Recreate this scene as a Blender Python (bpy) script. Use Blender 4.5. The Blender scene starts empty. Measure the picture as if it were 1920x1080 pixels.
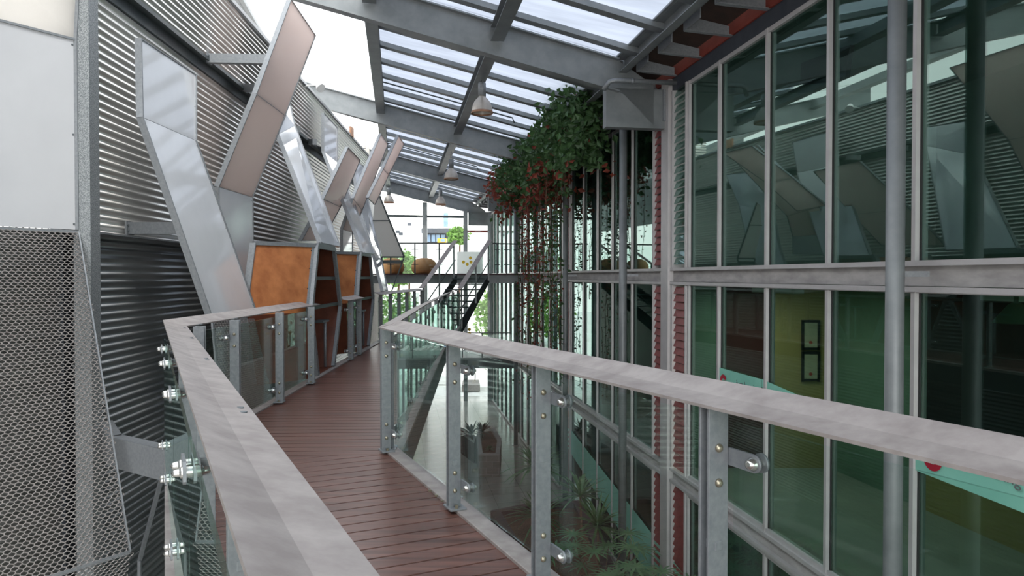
import bpy, bmesh, math, random
from mathutils import Vector, Matrix
V = Vector
C = bpy.context.scene.collection
random.seed(7)
# ---------------------------------------------------------------- camera model
F = 1350.0; CZ = 1.45; TH = math.atan(22/1350.0)
A0 = -215/1350.0       # facade direction dX/dY
AL = -70/1350.0        # left wall direction
def ray(px, py):
    x = (px-960)/F; u = (540-py)/F
    Y = math.cos(TH)+math.sin(TH)*u; Z = -math.sin(TH)+math.cos(TH)*u
    return x/Y, Z/Y
def YP(px, py, Y):
    a, b = ray(px, py); return V((a*Y, Y, b*Y+CZ))
def FP(px, py, K=4.8):
    a, b = ray(px, py); return YP(px, py, K/(a-A0))
def LP(px, py, K=3.8):
    a, b = ray(px, py); return YP(px, py, K/(AL-a))
def ZP(px, py, z):
    a, b = ray(px, py); return YP(px, py, (z-CZ)/b)
def FX(Y, K): return A0*Y+K
def LX(Y, K): return AL*Y-K
NF = V((.9876, .1573, 0)); UF = V((-.1573, .9876, 0))
def BP(Y0, s, z):       # point in the plane square to the facade that meets it at Y0
    return V((FX(Y0, 4.8), Y0, 0))-NF*s+V((0, 0, z))
def roofz(s): return CZ+2.97+.238*s
# ---------------------------------------------------------------- materials
MATS = {}
def nt(name):
    m = bpy.data.materials.new(name); m.use_nodes = True
    n = m.node_tree; n.nodes.clear()
    o = n.nodes.new('ShaderNodeOutputMaterial'); MATS[name] = m
    return m, n, o
def noise_col(n, c1, c2, scale, detail=4, stretch=(1, 1, 1), lo=.35, hi=.65, rough=.6):
    tc = n.nodes.new('ShaderNodeTexCoord'); mp = n.nodes.new('ShaderNodeMapping')
    mp.inputs['Scale'].default_value = stretch
    no = n.nodes.new('ShaderNodeTexNoise'); no.inputs['Scale'].default_value = scale
    no.inputs['Detail'].default_value = detail; no.inputs['Roughness'].default_value = rough
    cr = n.nodes.new('ShaderNodeValToRGB')
    cr.color_ramp.elements[0].position = lo; cr.color_ramp.elements[0].color = (*c1, 1)
    cr.color_ramp.elements[1].position = hi; cr.color_ramp.elements[1].color = (*c2, 1)
    n.links.new(tc.outputs['Object'], mp.inputs['Vector']); n.links.new(mp.outputs['Vector'], no.inputs['Vector'])
    n.links.new(no.outputs['Fac'], cr.inputs['Fac'])
    return no, cr
def mat(name, c1, c2=None, scale=8, rough=.5, metal=0, stretch=(1, 1, 1), bump=0, spec=.5, coat=0, detail=4, lo=.35, hi=.65, trans=0):
    m, n, o = nt(name)
    b = n.nodes.new('ShaderNodeBsdfPrincipled'); n.links.new(b.outputs[0], o.inputs[0])
    b.inputs['Roughness'].default_value = rough; b.inputs['Metallic'].default_value = metal
    b.inputs['Specular IOR Level'].default_value = spec; b.inputs['Coat Weight'].default_value = coat
    b.inputs['Coat Roughness'].default_value = .05
    if c2 is None: c2 = tuple(min(1, c*1.12) for c in c1)
    no, cr = noise_col(n, c1, c2, scale, detail, stretch, lo, hi)
    n.links.new(cr.outputs[0], b.inputs['Base Color'])
    if bump:
        bp = n.nodes.new('ShaderNodeBump'); bp.inputs['Strength'].default_value = bump; bp.inputs['Distance'].default_value = .01
        n.links.new(no.outputs['Fac'], bp.inputs['Height']); n.links.new(bp.outputs[0], b.inputs['Normal'])
    if trans:
        t = n.nodes.new('ShaderNodeBsdfTranslucent'); t.inputs[0].default_value = (*c2, 1)
        mx = n.nodes.new('ShaderNodeMixShader'); mx.inputs[0].default_value = trans
        n.links.new(b.outputs[0], mx.inputs[1]); n.links.new(t.outputs[0], mx.inputs[2]); n.links.new(mx.outputs[0], o.inputs[0])
    return m
def glassmat(name, tint, refl=(1, 1, 1), ior=1.5, base=0.0, rough=0.0):
    m, n, o = nt(name)
    t = n.nodes.new('ShaderNodeBsdfTransparent'); t.inputs[0].default_value = (*tint, 1)
    g = n.nodes.new('ShaderNodeBsdfGlossy'); g.inputs[0].default_value = (*refl, 1); g.inputs['Roughness'].default_value = rough
    lw = n.nodes.new('ShaderNodeLayerWeight'); lw.inputs['Blend'].default_value = .5
    pw = n.nodes.new('ShaderNodeMath'); pw.operation = 'POWER'; pw.inputs[1].default_value = 4.5
    n.links.new(lw.outputs['Facing'], pw.inputs[0]); f0 = ((ior-1)/(ior+1))**2+base
    ad = n.nodes.new('ShaderNodeMath'); ad.operation = 'MULTIPLY_ADD'; ad.inputs[1].default_value = 1-f0; ad.inputs[2].default_value = f0; ad.use_clamp = True
    mx = n.nodes.new('ShaderNodeMixShader')
    n.links.new(pw.outputs[0], ad.inputs[0]); n.links.new(ad.outputs[0], mx.inputs[0])
    n.links.new(t.outputs[0], mx.inputs[1]); n.links.new(g.outputs[0], mx.inputs[2]); n.links.new(mx.outputs[0], o.inputs[0])
    return m
galv = mat('galvanised', (.225, .242, .26), (.285, .30, .315), 35, .42, .3, bump=.03)
galvd = mat('galvanised_dark', (.10, .12, .13), (.16, .18, .19), 14, .45, .3)
galvs = mat('spangled_galvanised', (.16, .18, .19), (.42, .44, .45), 110, .45, .45, detail=6, lo=.4, hi=.6)
steel = mat('painted_steel', (.20, .217, .225), (.26, .277, .285), 3, .45, .25)
steeld = mat('painted_steel_dark', (.05, .065, .07), (.07, .085, .09), 3, .4, .2)
railm = mat('rail_galvanised', (.27, .237, .225), (.39, .352, .335), 9, .5, .15, bump=.08, detail=8)
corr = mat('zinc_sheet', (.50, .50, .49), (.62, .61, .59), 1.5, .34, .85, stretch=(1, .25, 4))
corrd = mat('zinc_sheet_shaded', (.13, .14, .145), (.21, .22, .225), 1.5, .36, .85, stretch=(1, .25, 4))  # same zinc, shadow low on the left wall put into a darker colour
white = mat('white_panel', (.62, .64, .67), (.68, .70, .73), .8, .12, 0, coat=.5)
flat = mat('white_matt_panel', (.50, .51, .53), (.53, .54, .56), 1.5, .45)
taupe = mat('taupe_panel', (.82, .72, .69), (.88, .79, .76), 2, .2, 0, coat=.15, trans=.78)
fscreen = mat('cream_screen', (.80, .78, .75), (.84, .82, .79), 40, .7, trans=.75)
ply = mat('orange_plywood', (.30, .10, .035), (.52, .205, .075), 3, .38, stretch=(1, 1, 1), detail=5)
plyd = mat('dark_shaded_plywood', (.12, .035, .018), (.20, .06, .03), 3, .45)  # darker plywood, holds the booth interiors' shade in its colour
meshm = mat('mesh_steel', (.24, .225, .215), (.32, .30, .29), 30, .45, .3)
alu = mat('window_aluminium', (.48, .465, .465), (.54, .52, .52), 4, .4, .25)
conc = mat('concrete_band', (.30, .285, .28), (.46, .44, .43), 2.2, .8, stretch=(1, 1, 3))
stone = mat('blockwork', (.20, .17, .16), (.27, .235, .22), 12, .85)
cap = mat('planter_coping', (.36, .33, .33), (.42, .39, .39), 10, .7)
maroon = mat('maroon_render', (.055, .022, .028), (.08, .03, .038), 5, .6)
soil = mat('bark_mulch', (.06, .028, .018), (.20, .095, .05), 30, .9, bump=.6)
leafg = mat('leaf_green', (.035, .085, .03), (.085, .18, .06), 6, .45, trans=.25)
leafr = mat('leaf_red', (.16, .03, .02), (.34, .075, .045), 9, .5, trans=.25)
leafy = mat('leaf_light', (.10, .22, .04), (.20, .36, .08), 6, .5, trans=.3)
leafd = mat('leaf_dark', (.010, .022, .014), (.03, .05, .03), 8, .4)
palmg = mat('palm_green', (.07, .14, .07), (.14, .26, .12), 8, .45, trans=.2)
stem = mat('brown_stem', (.10, .05, .03), (.16, .09, .06), 20, .7)
chrome = mat('steel_bolt', (.55, .55, .53), (.65, .65, .62), 5, .2, .9)
bolt = mat('bolt_yellow_zinc', (.36, .32, .24), (.46, .42, .32), 5, .3, .8)
rubber = mat('black_gasket', (.012, .014, .014), None, 5, .6)
blackm = mat('black_plastic', (.012, .015, .017), None, 5, .35)
gutterm = mat('gutter_steel', (.20, .215, .225), (.26, .28, .285), 3, .5, .2)
redp = mat('red_soffit_paint', (.20, .030, .018), (.27, .045, .028), 3, .6)
soff = mat('soffit_board', (.045, .028, .022), (.07, .04, .03), 4, .7)
navy = mat('dark_blue_head', (.03, .036, .05), (.045, .052, .068), 4, .5)
louvr = mat('red_louvre', (.16, .02, .022), (.22, .035, .035), 8, .4)
wicker = mat('wicker', (.30, .13, .04), (.50, .25, .09), 90, .7, bump=.5, stretch=(1, 1, 2))
intw = mat('interior_wall', (.36, .38, .36), (.44, .46, .43), 1.5, .8)
inty = mat('interior_yellow', (.46, .36, .15), (.52, .41, .18), 1.2, .8)
intd = mat('interior_dark', (.012, .016, .022), (.02, .026, .034), 1, .6)
intr = mat('interior_red_door', (.075, .014, .016), (.10, .02, .02), 1, .6)
intg = mat('interior_green', (.20, .32, .25), (.25, .38, .30), 1.5, .8)
frost = mat('frosted_film', (.20, .50, .40), (.24, .56, .45), 2, .6)
whitef = mat('white_film', (.86, .88, .87), (.92, .94, .93), 2, .6, trans=.75)
redf = mat('red_film', (.35, .01, .03), (.40, .015, .035), 2, .6)
greyf = mat('grey_film', (.12, .14, .14), None, 2, .6)
paper = mat('certificate_paper', (.52, .50, .38), (.58, .56, .44), 3, .6)
seal = mat('red_seal', (.45, .05, .03), None, 3, .5)
yhex = mat('yellow_film', (.62, .42, .01), (.70, .48, .02), 3, .5)
domem = mat('lamp_dome', (.60, .55, .50), (.72, .67, .61), 6, .35, .3, trans=.25)
rust = mat('rusty_rim', (.26, .13, .07), (.38, .20, .12), 12, .6)
extw = mat('white_render', (.85, .85, .84), (.92, .92, .91), .5, .8)
extd = mat('dark_cladding', (.05, .06, .075), (.08, .09, .11), .8, .6)
extb = mat('blue_window', (.14, .22, .34), (.24, .36, .50), 1.2, .15)
yel = mat('yellow_truck', (.70, .38, .03), (.78, .45, .05), 2, .4)
pave = mat('pale_paving', (.62, .60, .57), (.72, .70, .67), 3, .7)
redc = mat('red_paint', (.60, .04, .07), None, 3, .3)
# tiles
def tilemat():
    m, n, o = nt('floor_tiles')
    b = n.nodes.new('ShaderNodeBsdfPrincipled'); n.links.new(b.outputs[0], o.inputs[0])
    b.inputs['Roughness'].default_value = .2
    tc = n.nodes.new('ShaderNodeTexCoord'); mp = n.nodes.new('ShaderNodeMapping'); mp.inputs['Rotation'].default_value = (0, 0, -.157)
    br = n.nodes.new('ShaderNodeTexBrick'); br.offset = 0
    br.inputs['Scale'].default_value = 1; br.inputs['Brick Width'].default_value = .9; br.inputs['Row Height'].default_value = .9
    br.inputs['Mortar Size'].default_value = .008
    br.inputs['Color1'].default_value = (.34, .33, .31, 1); br.inputs['Color2'].default_value = (.40, .385, .36, 1); br.inputs['Mortar'].default_value = (.2, .19, .18, 1)
    n.links.new(tc.outputs['Object'], mp.inputs[0]); n.links.new(mp.outputs[0], br.inputs['Vector']); n.links.new(br.outputs[0], b.inputs['Base Color'])
    return m
tiles = tilemat()
def blockmat():
    m, n, o = nt('block_wall')
    b = n.nodes.new('ShaderNodeBsdfPrincipled'); n.links.new(b.outputs[0], o.inputs[0]); b.inputs['Roughness'].default_value = .85
    tc = n.nodes.new('ShaderNodeTexCoord'); sp = n.nodes.new('ShaderNodeSeparateXYZ'); cb = n.nodes.new('ShaderNodeCombineXYZ'); ad = n.nodes.new('ShaderNodeMath')
    br = n.nodes.new('ShaderNodeTexBrick')
    br.inputs['Scale'].default_value = 1; br.inputs['Brick Width'].default_value = .4; br.inputs['Row Height'].default_value = .2; br.inputs['Mortar Size'].default_value = .008
    br.inputs['Color1'].default_value = (.20, .175, .165, 1); br.inputs['Color2'].default_value = (.26, .23, .215, 1); br.inputs['Mortar'].default_value = (.35, .32, .31, 1)
    n.links.new(tc.outputs['Object'], sp.inputs[0]); n.links.new(sp.outputs[0], ad.inputs[0]); n.links.new(sp.outputs[1], ad.inputs[1])
    n.links.new(ad.outputs[0], cb.inputs[0]); n.links.new(sp.outputs[2], cb.inputs[1]); n.links.new(cb.outputs[0], br.inputs['Vector']); n.links.new(br.outputs[0], b.inputs['Base Color'])
    return m
blockw = blockmat()
deckm = mat('jarrah_decking', (.060, .026, .021), (.19, .088, .068), 2.2, .33, stretch=(.6, 9, 1), detail=7, bump=.1, lo=.3, hi=.7)
# roof sheet: translucent, partly see-through
def sheetmat(name, tr, tl, fac):
    m, n, o = nt(name)
    t = n.nodes.new('ShaderNodeBsdfTransparent'); t.inputs[0].default_value = (*tr, 1)
    l = n.nodes.new('ShaderNodeBsdfTranslucent')
    no, cr = noise_col(n, tuple(c*.85 for c in tl), tl, .7, 3, (1, 6, 1))
    n.links.new(cr.outputs[0], l.inputs[0])
    mx = n.nodes.new('ShaderNodeMixShader'); mx.inputs[0].default_value = fac
    n.links.new(t.outputs[0], mx.inputs[1]); n.links.new(l.outputs[0], mx.inputs[2]); n.links.new(mx.outputs[0], o.inputs[0])
    return m
sheet = sheetmat('roof_polycarbonate', (.30, .315, .35), (.62, .65, .70), .5)
sheetc = sheetmat('roof_clear', (.95, .95, .95), (.95, .95, .95), .3)
rglass = glassmat('balustrade_glass', (.955, .985, .975), (.85, 1, .95), 1.34, .0)
fglass = glassmat('facade_glass', (.56, .70, .66), (.60, .74, .70), 1.7, .06)
eglass = glassmat('end_glass', (.97, .98, .98), (1, 1, 1), 1.3, 0)
# ---------------------------------------------------------------- mesh helpers
class MB:
    def __init__(s): s.b = bmesh.new()
    def poly(s, pts): s.b.faces.new([s.b.verts.new(p) for p in pts])
    def prism(s, pts, d):
        pts = [V(p) for p in pts]; d = V(d); n = len(pts)
        a = [s.b.verts.new(p) for p in pts]; c = [s.b.verts.new(p+d) for p in pts]
        s.b.faces.new(a); s.b.faces.new(c[::-1])
        for i in range(n): s.b.faces.new([a[i], c[i], c[(i+1) % n], a[(i+1) % n]])
    def slab(s, pts, t):       # extrude a planar outline along its own normal
        pts = [V(p) for p in pts]; nrm = V((0, 0, 0))
        for i in range(len(pts)): nrm += pts[i].cross(pts[(i+1) % len(pts)])
        s.prism(pts, nrm.normalized()*t)
    def beam(s, p0, p1, w, h, up=(0, 0, 1)):     # box, w sideways, h along up
        p0 = V(p0); p1 = V(p1); d = (p1-p0).normalized(); up = V(up)
        if abs(d.dot(up)) > .98: up = V((0, 1, 0))
        r = d.cross(up).normalized(); u = r.cross(d).normalized()
        q = [p0-r*w/2-u*h/2, p0+r*w/2-u*h/2, p0+r*w/2+u*h/2, p0-r*w/2+u*h/2]
        s.prism(q, p1-p0)
    def ibeam(s, p0, p1, w, h, tw=.02, tf=.025, up=(0, 0, 1)):
        p0 = V(p0); p1 = V(p1); d = (p1-p0).normalized(); r = d.cross(V(up)).normalized(); u = r.cross(d).normalized()
        s.beam(p0, p1, tw, h-2*tf+.002, up)
        for g in (-1, 1): s.beam(p0+u*g*(h/2-tf/2), p1+u*g*(h/2-tf/2), w, tf, up)
    def channel(s, p0, p1, w, h, side=1, t=.012, up=(0, 0, 1)):
        p0 = V(p0); p1 = V(p1); d = (p1-p0).normalized(); r = d.cross(V(up)).normalized()*side; u = V(up)
        s.beam(p0, p1, t, h, up)
        for g in (-1, 1): s.beam(p0+r*w/2+u*g*(h/2-t/2), p1+r*w/2+u*g*(h/2-t/2), w, t, up)
    def tube(s, pts, r, n=12, caps=True):
        pts = [V(p) for p in pts]; rings = []
        for i, p in enumerate(pts):
            d = (pts[min(i+1, len(pts)-1)]-pts[max(i-1, 0)]).normalized()
            a = V((0, 0, 1)) if abs(d.z) < .9 else V((1, 0, 0))
            x = d.cross(a).normalized(); y = x.cross(d)
            rr = r[i] if isinstance(r, (list, tuple)) else r
            rings.append([s.b.verts.new(p+x*rr*math.cos(2*math.pi*k/n)+y*rr*math.sin(2*math.pi*k/n)) for k in range(n)])
        for a, c in zip(rings, rings[1:]):
            for k in range(n): f = s.b.faces.new([a[k], a[(k+1) % n], c[(k+1) % n], c[k]]); f.smooth = n > 6
        if caps: s.b.faces.new(rings[0][::-1]); s.b.faces.new(rings[-1])
    def lathe(s, prof, c, n=28):
        c = V(c); rings = [[s.b.verts.new(c+V((r*math.cos(2*math.pi*k/n), r*math.sin(2*math.pi*k/n), z))) for k in range(n)] for r, z in prof]
        for a, b in zip(rings, rings[1:]):
            for k in range(n): f = s.b.faces.new([a[k], a[(k+1) % n], b[(k+1) % n], b[k]]); f.smooth = True
    def sweep(s, line, prof, side):
        # line: 3D outer edge; prof: (offset towards deck, dz)
        L = [V(p) for p in line]; n = len(L); rings = []
        for i in range(n):
            ds = []
            if i > 0: ds.append((L[i]-L[i-1]).to_2d().normalized())
            if i < n-1: ds.append((L[i+1]-L[i]).to_2d().normalized())
            ns = [V((-d.y, d.x))*side for d in ds]
            m = ns[0] if len(ns) == 1 else (ns[0]+ns[1]).normalized()
            k = 1/max(.35, m.dot(ns[0]))
            rings.append([s.b.verts.new(L[i]+V((m.x*o*k, m.y*o*k, z))) for o, z in prof])
        P = len(prof)
        for a, c in zip(rings, rings[1:]):
            for k in range(P): s.b.faces.new([a[k], a[(k+1) % P], c[(k+1) % P], c[k]])
        s.b.faces.new(rings[0][::-1]); s.b.faces.new(rings[-1])
    def build(s, name, m, parent=None, bevel=0):
        bmesh.ops.recalc_face_normals(s.b, faces=s.b.faces)
        me = bpy.data.meshes.new(name); s.b.to_mesh(me); s.b.free(); me.materials.append(m)
        o = bpy.data.objects.new(name, me); C.objects.link(o)
        if parent is not None:
            o.parent = parent
            w = parent.location
            p = parent
            off = V((0, 0, 0))
            while p is not None: off += p.location; p = p.parent
            o.location = -off
            # bake: keep the mesh in world numbers, the child offset undoes the parent's
        if bevel:
            md = o.modifiers.new('bevel', 'BEVEL'); md.width = bevel; md.segments = 2; md.limit_method = 'ANGLE'
        return o
def tag(o, label, cat, group=None):
    o['label'] = label; o['category'] = cat
    if group: o['group'] = group
    return o
def thing(name, label, cat, loc=(0, 0, 0), group=None):
    o = bpy.data.objects.new(name, None); C.objects.link(o); o.location = loc; o.empty_display_size = .1
    return tag(o, label, cat, group)
def struct(o): o['kind'] = 'structure'; return o
def one(fn, *a, **k): b = MB(); getattr(b, fn)(*a, **k); return b
def clip(poly, P):      # convex clip of 2D polygon by convex CCW polygon P
    out = poly
    for i in range(len(P)):
        a, b = P[i], P[(i+1) % len(P)]; inp = out; out = []
        f = lambda p: (b[0]-a[0])*(p[1]-a[1])-(b[1]-a[1])*(p[0]-a[0])
        for j in range(len(inp)):
            p, q = inp[j], inp[(j+1) % len(inp)]; fp, fq = f(p), f(q)
            if fp >= 0: out.append(p)
            if (fp > 0) != (fq > 0) and abs(fp-fq) > 1e-9:
                t = fp/(fp-fq); out.append((p[0]+(q[0]-p[0])*t, p[1]+(q[1]-p[1])*t))
        if not out: return []
    r = []
    for p in out:
        if not r or abs(p[0]-r[-1][0])+abs(p[1]-r[-1][1]) > 1e-4: r.append(p)
    if len(r) > 1 and abs(r[0][0]-r[-1][0])+abs(r[0][1]-r[-1][1]) < 1e-4: r.pop()
    return r if len(r) > 2 else []
def smooth(o):
    for p in o.data.polygons: p.use_smooth = True
# ================================================================ SETTING
GZ = CZ-6.33          # ground floor level
b = MB(); b.prism([(-14, -12, GZ-.2), (16, -12, GZ-.2), (16, 38, GZ-.2), (-14, 38, GZ-.2)], (0, 0, .2))
struct(b.build('floor', tiles))
b = MB(); b.prism([(-90, 38, GZ-.3), (90, 38, GZ-.3), (90, 120, GZ-.3), (-90, 120, GZ-.3)], (0, 0, .25))
o = struct(b.build('pavement', pave))
# ---- corrugated left wall
def corrugated(name, K, z0, z1, y0, y1, m, pitch=.085, amp=.013, slope=None):
    bm = bmesh.new(); n = int((z1-z0)/pitch*10); prev = None
    for i in range(n+1):
        z = z0+(z1-z0)*i/n; off = amp*math.sin(2*math.pi*z/pitch)
        a = bm.verts.new((LX(y0, K)+off, y0, z)); c = bm.verts.new((LX(y1, K)+off, y1, z))
        if prev: f = bm.faces.new([prev[0], prev[1], c, a]); f.smooth = True
        prev = (a, c)
    me = bpy.data.meshes.new(name); bm.to_mesh(me); bm.free(); me.materials.append(m)
    o = bpy.data.objects.new(name, me); C.objects.link(o)
    md = o.modifiers.new('t', 'SOLIDIFY'); md.thickness = .004
    return o
YA, YB = 7.0, 26.5
ZT = CZ+1.12*3.8; ZL = CZ+3.10; ZM = CZ+.44
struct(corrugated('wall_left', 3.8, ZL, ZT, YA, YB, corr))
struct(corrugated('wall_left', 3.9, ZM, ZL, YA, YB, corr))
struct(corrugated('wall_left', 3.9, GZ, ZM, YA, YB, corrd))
b = MB()   # backing
b.prism([(LX(YA, 4.0), YA, GZ), (LX(YB, 4.0), YB, GZ), (LX(YB, 4.12), YB, GZ), (LX(YA, 4.12), YA, GZ)], (0, 0, ZT-GZ))
struct(b.build('wall_left', intd))
b = MB(); b.beam((LX(YA, 3.84), YA, ZT+.02), (LX(YB, 3.84), YB, ZT+.02), .2, .06); struct(b.build('trim_1', galv))
b = MB(); b.beam((LX(YA, 3.84), YA, ZL-.02), (LX(YB, 3.84), YB, ZL-.02), .16, .05); b.beam((LX(YA, 3.88), YA, ZL-.11), (LX(YB, 3.88), YB, ZL-.11), .05, .14); struct(b.build('trim_2', steeld))
b = MB(); b.beam((LX(YA, 3.84), YA, ZM), (LX(YB, 3.84), YB, ZM), .12, .02); struct(b.build('trim_3', galv))
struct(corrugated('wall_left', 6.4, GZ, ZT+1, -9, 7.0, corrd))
PX = YP(147, 432, 6.85); W0 = V((PX.x-.25, 7.05, 0)); W1 = W0+V((-.563, -.826, 0))*3.2
def corr2(z0, z1, m, pitch=.085, amp=.013):
    bm = bmesh.new(); n = int((z1-z0)/pitch*10); prev = None; nn = V((.826, -.563, 0))
    for i in range(n+1):
        z = z0+(z1-z0)*i/n; o_ = nn*amp*math.sin(2*math.pi*z/pitch)
        a = bm.verts.new(W0+o_+V((0, 0, z))); c = bm.verts.new(W1+o_+V((0, 0, z)))
        if prev: f = bm.faces.new([prev[0], prev[1], c, a]); f.smooth = True
        prev = (a, c)
    me = bpy.data.meshes.new('wall_left'); bm.to_mesh(me); bm.free(); me.materials.append(m)
    o = bpy.data.objects.new('wall_left', me); C.objects.link(o); o.modifiers.new('t', 'SOLIDIFY').thickness = .004
    return o
struct(corr2(GZ, ZM, corr))
b = MB(); b.prism([(LX(26.5, 4.7), 26.55, GZ), (LX(36.4, 4.7), 36.4, GZ), (LX(36.4, 4.8), 36.4, GZ), (LX(26.5, 4.8), 26.55, GZ)], (0, 0, CZ-.3-GZ)); struct(b.build('wall_left', stone))
b = MB(); b.prism([(LX(26.5, 4.7), 26.55, CZ+2.3), (LX(36.4, 4.7), 36.4, CZ+2.3), (LX(36.4, 4.8), 36.4, CZ+2.3), (LX(26.5, 4.8), 26.55, CZ+2.3)], (0, 0, 2.0)); struct(b.build('wall_left', steel))
# ---- facade
HG0, HG1 = GZ+.12, CZ-3.63          # ground storey glass
HL0, HL1 = CZ-3.29, CZ-.215
HU0, HU1 = CZ+.2, CZ+3.13
def fbox(b, Y0, Y1, K0, K1, z0, z1):
    b.prism([(FX(Y0, K0), Y0, z0), (FX(Y1, K0), Y1, z0), (FX(Y1, K1), Y1, z0), (FX(Y0, K1), Y0, z0)], (0, 0, z1-z0))
FY0, FY1 = -6, 36.8
b = MB(); fbox(b, FY0, FY1, 4.80, 5.1, CZ-.09, CZ+.094); struct(b.build('wall_right', conc))
b = MB(); fbox(b, FY0, FY1, 4.80, 5.1, CZ-3.53, CZ-3.37); struct(b.build('wall_right', conc))
b = MB(); fbox(b, FY0, FY1, 4.80, 5.0, GZ, GZ+.06); struct(b.build('baseboard_right', conc))
b = MB(); fbox(b, FY0, FY1, 4.77, 4.95, HU1+.06, HU1+.28); struct(b.build('trim_4', navy))
b = MB()
for z in (CZ+.094, CZ-.145, CZ-3.37, CZ-3.58): fbox(b, FY0, FY1, 4.735, 4.86, z, z+.05)
struct(b.build('trim_5', alu))
# floor slabs / rooms behind the glass
b = MB()
fbox(b, FY0, FY1, 5.1, 12, CZ-.16, CZ+.094); struct(b.build('floor', intw))
b = MB(); fbox(b, FY0, FY1, 5.1, 12, CZ-3.58, CZ-3.37); struct(b.build('floor', intw))
b = MB(); fbox(b, FY0, FY1, 4.95, 12, HU1+.1, HU1+.28); struct(b.build('ceiling', intw))
b = MB(); fbox(b, FY0, 28.6, 9.5, 9.7, GZ, HU1+.1); struct(b.build('wall_far_right', intw))
# partitions
for y, k0, k1, z0, z1, m in ((12.72, 4.95, 11.5, GZ, HU1+.1, intw), (7.1, 6.4, 11.5, CZ-3.37, CZ-.16, intg), (4.4, 4.95, 11.5, CZ-3.37, CZ-.16, inty), (28.6, 4.95, 11.5, GZ, HU1+.1, intw), (20.45, 4.95, 9.5, GZ, HU1+.1, intw)):
    b = MB(); fbox(b, y, y+.12, k0, k1, z0, z1); struct(b.build('wall_partition', m))
b = MB(); fbox(b, 10.6, 12.6, 7.6, 7.7, CZ-3.37, CZ-.16); struct(b.build('wall_inner', intg))
b = MB(); fbox(b, 4.52, 10.58, 7.6, 7.7, CZ-2.25, CZ-.16); struct(b.build('wall_inner', intd))
b = MB(); fbox(b, 4.52, 10.58, 7.6, 7.7, CZ-3.37, CZ-2.26); struct(b.build('wall_inner', inty))
b = MB(); fbox(b, 12.60, 12.70, 4.97, 5.58, CZ-3.37, CZ-.16); struct(b.build('wall_inner', intg))
b = MB(); fbox(b, 12.60, 12.70, 5.60, 6.42, CZ-3.37, CZ-.16); struct(b.build('door_1', intr))
b = MB(); fbox(b, 12.60, 12.70, 6.44, 7.58, CZ-3.37, CZ-.16); struct(b.build('wall_inner', inty))
# windows
WN = [0]
def window(Y0, Y1, z0, z1, mull=.05, glass=fglass, fm=alu):
    WN[0] += 1; n = 'window_%d' % WN[0]
    b = MB()
    fbox(b, Y1-mull/2, Y1+mull/2, 4.76, 4.88, z0, z1)       # mullion on the far side
    fbox(b, Y0+mull/2, Y1-mull/2, 4.77, 4.87, z0, z0+.05)
    fbox(b, Y0+mull/2, Y1-mull/2, 4.77, 4.87, z1-.06, z1)
    w = struct(b.build(n, fm))
    b = MB(); fbox(b, Y0+mull/2, Y1-mull/2, 4.815, 4.825, z0+.05, z1-.06); b.build('pane', glass, w)
    b = MB()
    fbox(b, Y0+mull/2, Y0+mull/2+.015, 4.80, 4.815, z0+.05, z1-.06); fbox(b, Y1-mull/2-.015, Y1-mull/2, 4.80, 4.815, z0+.05, z1-.06)
    b.build('gasket', rubber, w)
    return w
bay0 = [-5.5, -4.2, -2.9, -1.6, -.3, 1.0, 2.4, 3.8, 5.25, 6.65, 7.99, 9.32, 10.7, 11.8]
bay1 = [13.45, 14.66, 16.0, 17.2, 18.5, 19.8]
bay2 = [21.3, 22.6, 23.9, 25.2, 26.5, 27.8, 28.6]
bay3 = [29.3, 30.6, 31.9, 33.2, 34.5, 35.8, 36.6]
for z0, z1 in ((HU0-.11, HU1+.06), (HL0-.03, HL1+.12), (HG0-.06, HG1+.05)):
    for bay in (bay0, bay1, bay2, bay3):
        for a, c in zip(bay, bay[1:]): window(a, c, z0, z1)
# pilasters and louvre strips
def pil(Y0, Y1, K0=4.70, K1=5.0):
    b = MB(); fbox(b, Y0, Y1, K0, K1, GZ, HU1+.28); struct(b.build('trim_pilaster', alu))
pil(12.52, 12.85); pil(20.35, 20.6); pil(28.95, 29.1)
for (y0, y1, m, lb) in ((11.84, 12.47, fglass, 'glass blade louvre'), (12.9, 13.40, louvr, 'red blade louvre'), (19.85, 20.3, louvr, 'red blade louvre in the far facade bay')):
    for (z0, z1, fl) in ((HU0, HU1, 'upper'), (HL0, HL1, 'middle'), (HG0, HG1, 'ground')):
        b = MB()
        for y in (y0, y1-.05): fbox(b, y, y+.05, 4.74, 4.88, z0-.08, z1+.06)
        w = b.build('louvre_window', alu); pl = {'upper': 'above the concrete band', 'middle': 'below the upper concrete band', 'ground': 'at ground level'}[fl]
        tag(w, ('%s window %s, in an aluminium frame beside the white pilaster' % (lb, pl)) if 'far' not in lb else ('%s, %s' % (lb, pl)), 'window')
        b = MB(); z = z0
        mm = louvr if (fl != 'upper' and y0 < 12.5) else m
        while z < z1:
            a = V((FX(y0+.05, 4.77), y0+.05, z)); c = V((FX(y1-.05, 4.77), y1-.05, z)); e = V((.045, 0, .115))
            b.prism([a, c, c+e, a+e], (-.006, 0, .006)); z += .13
        b.build('louvre_blades', mm, w)
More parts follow.
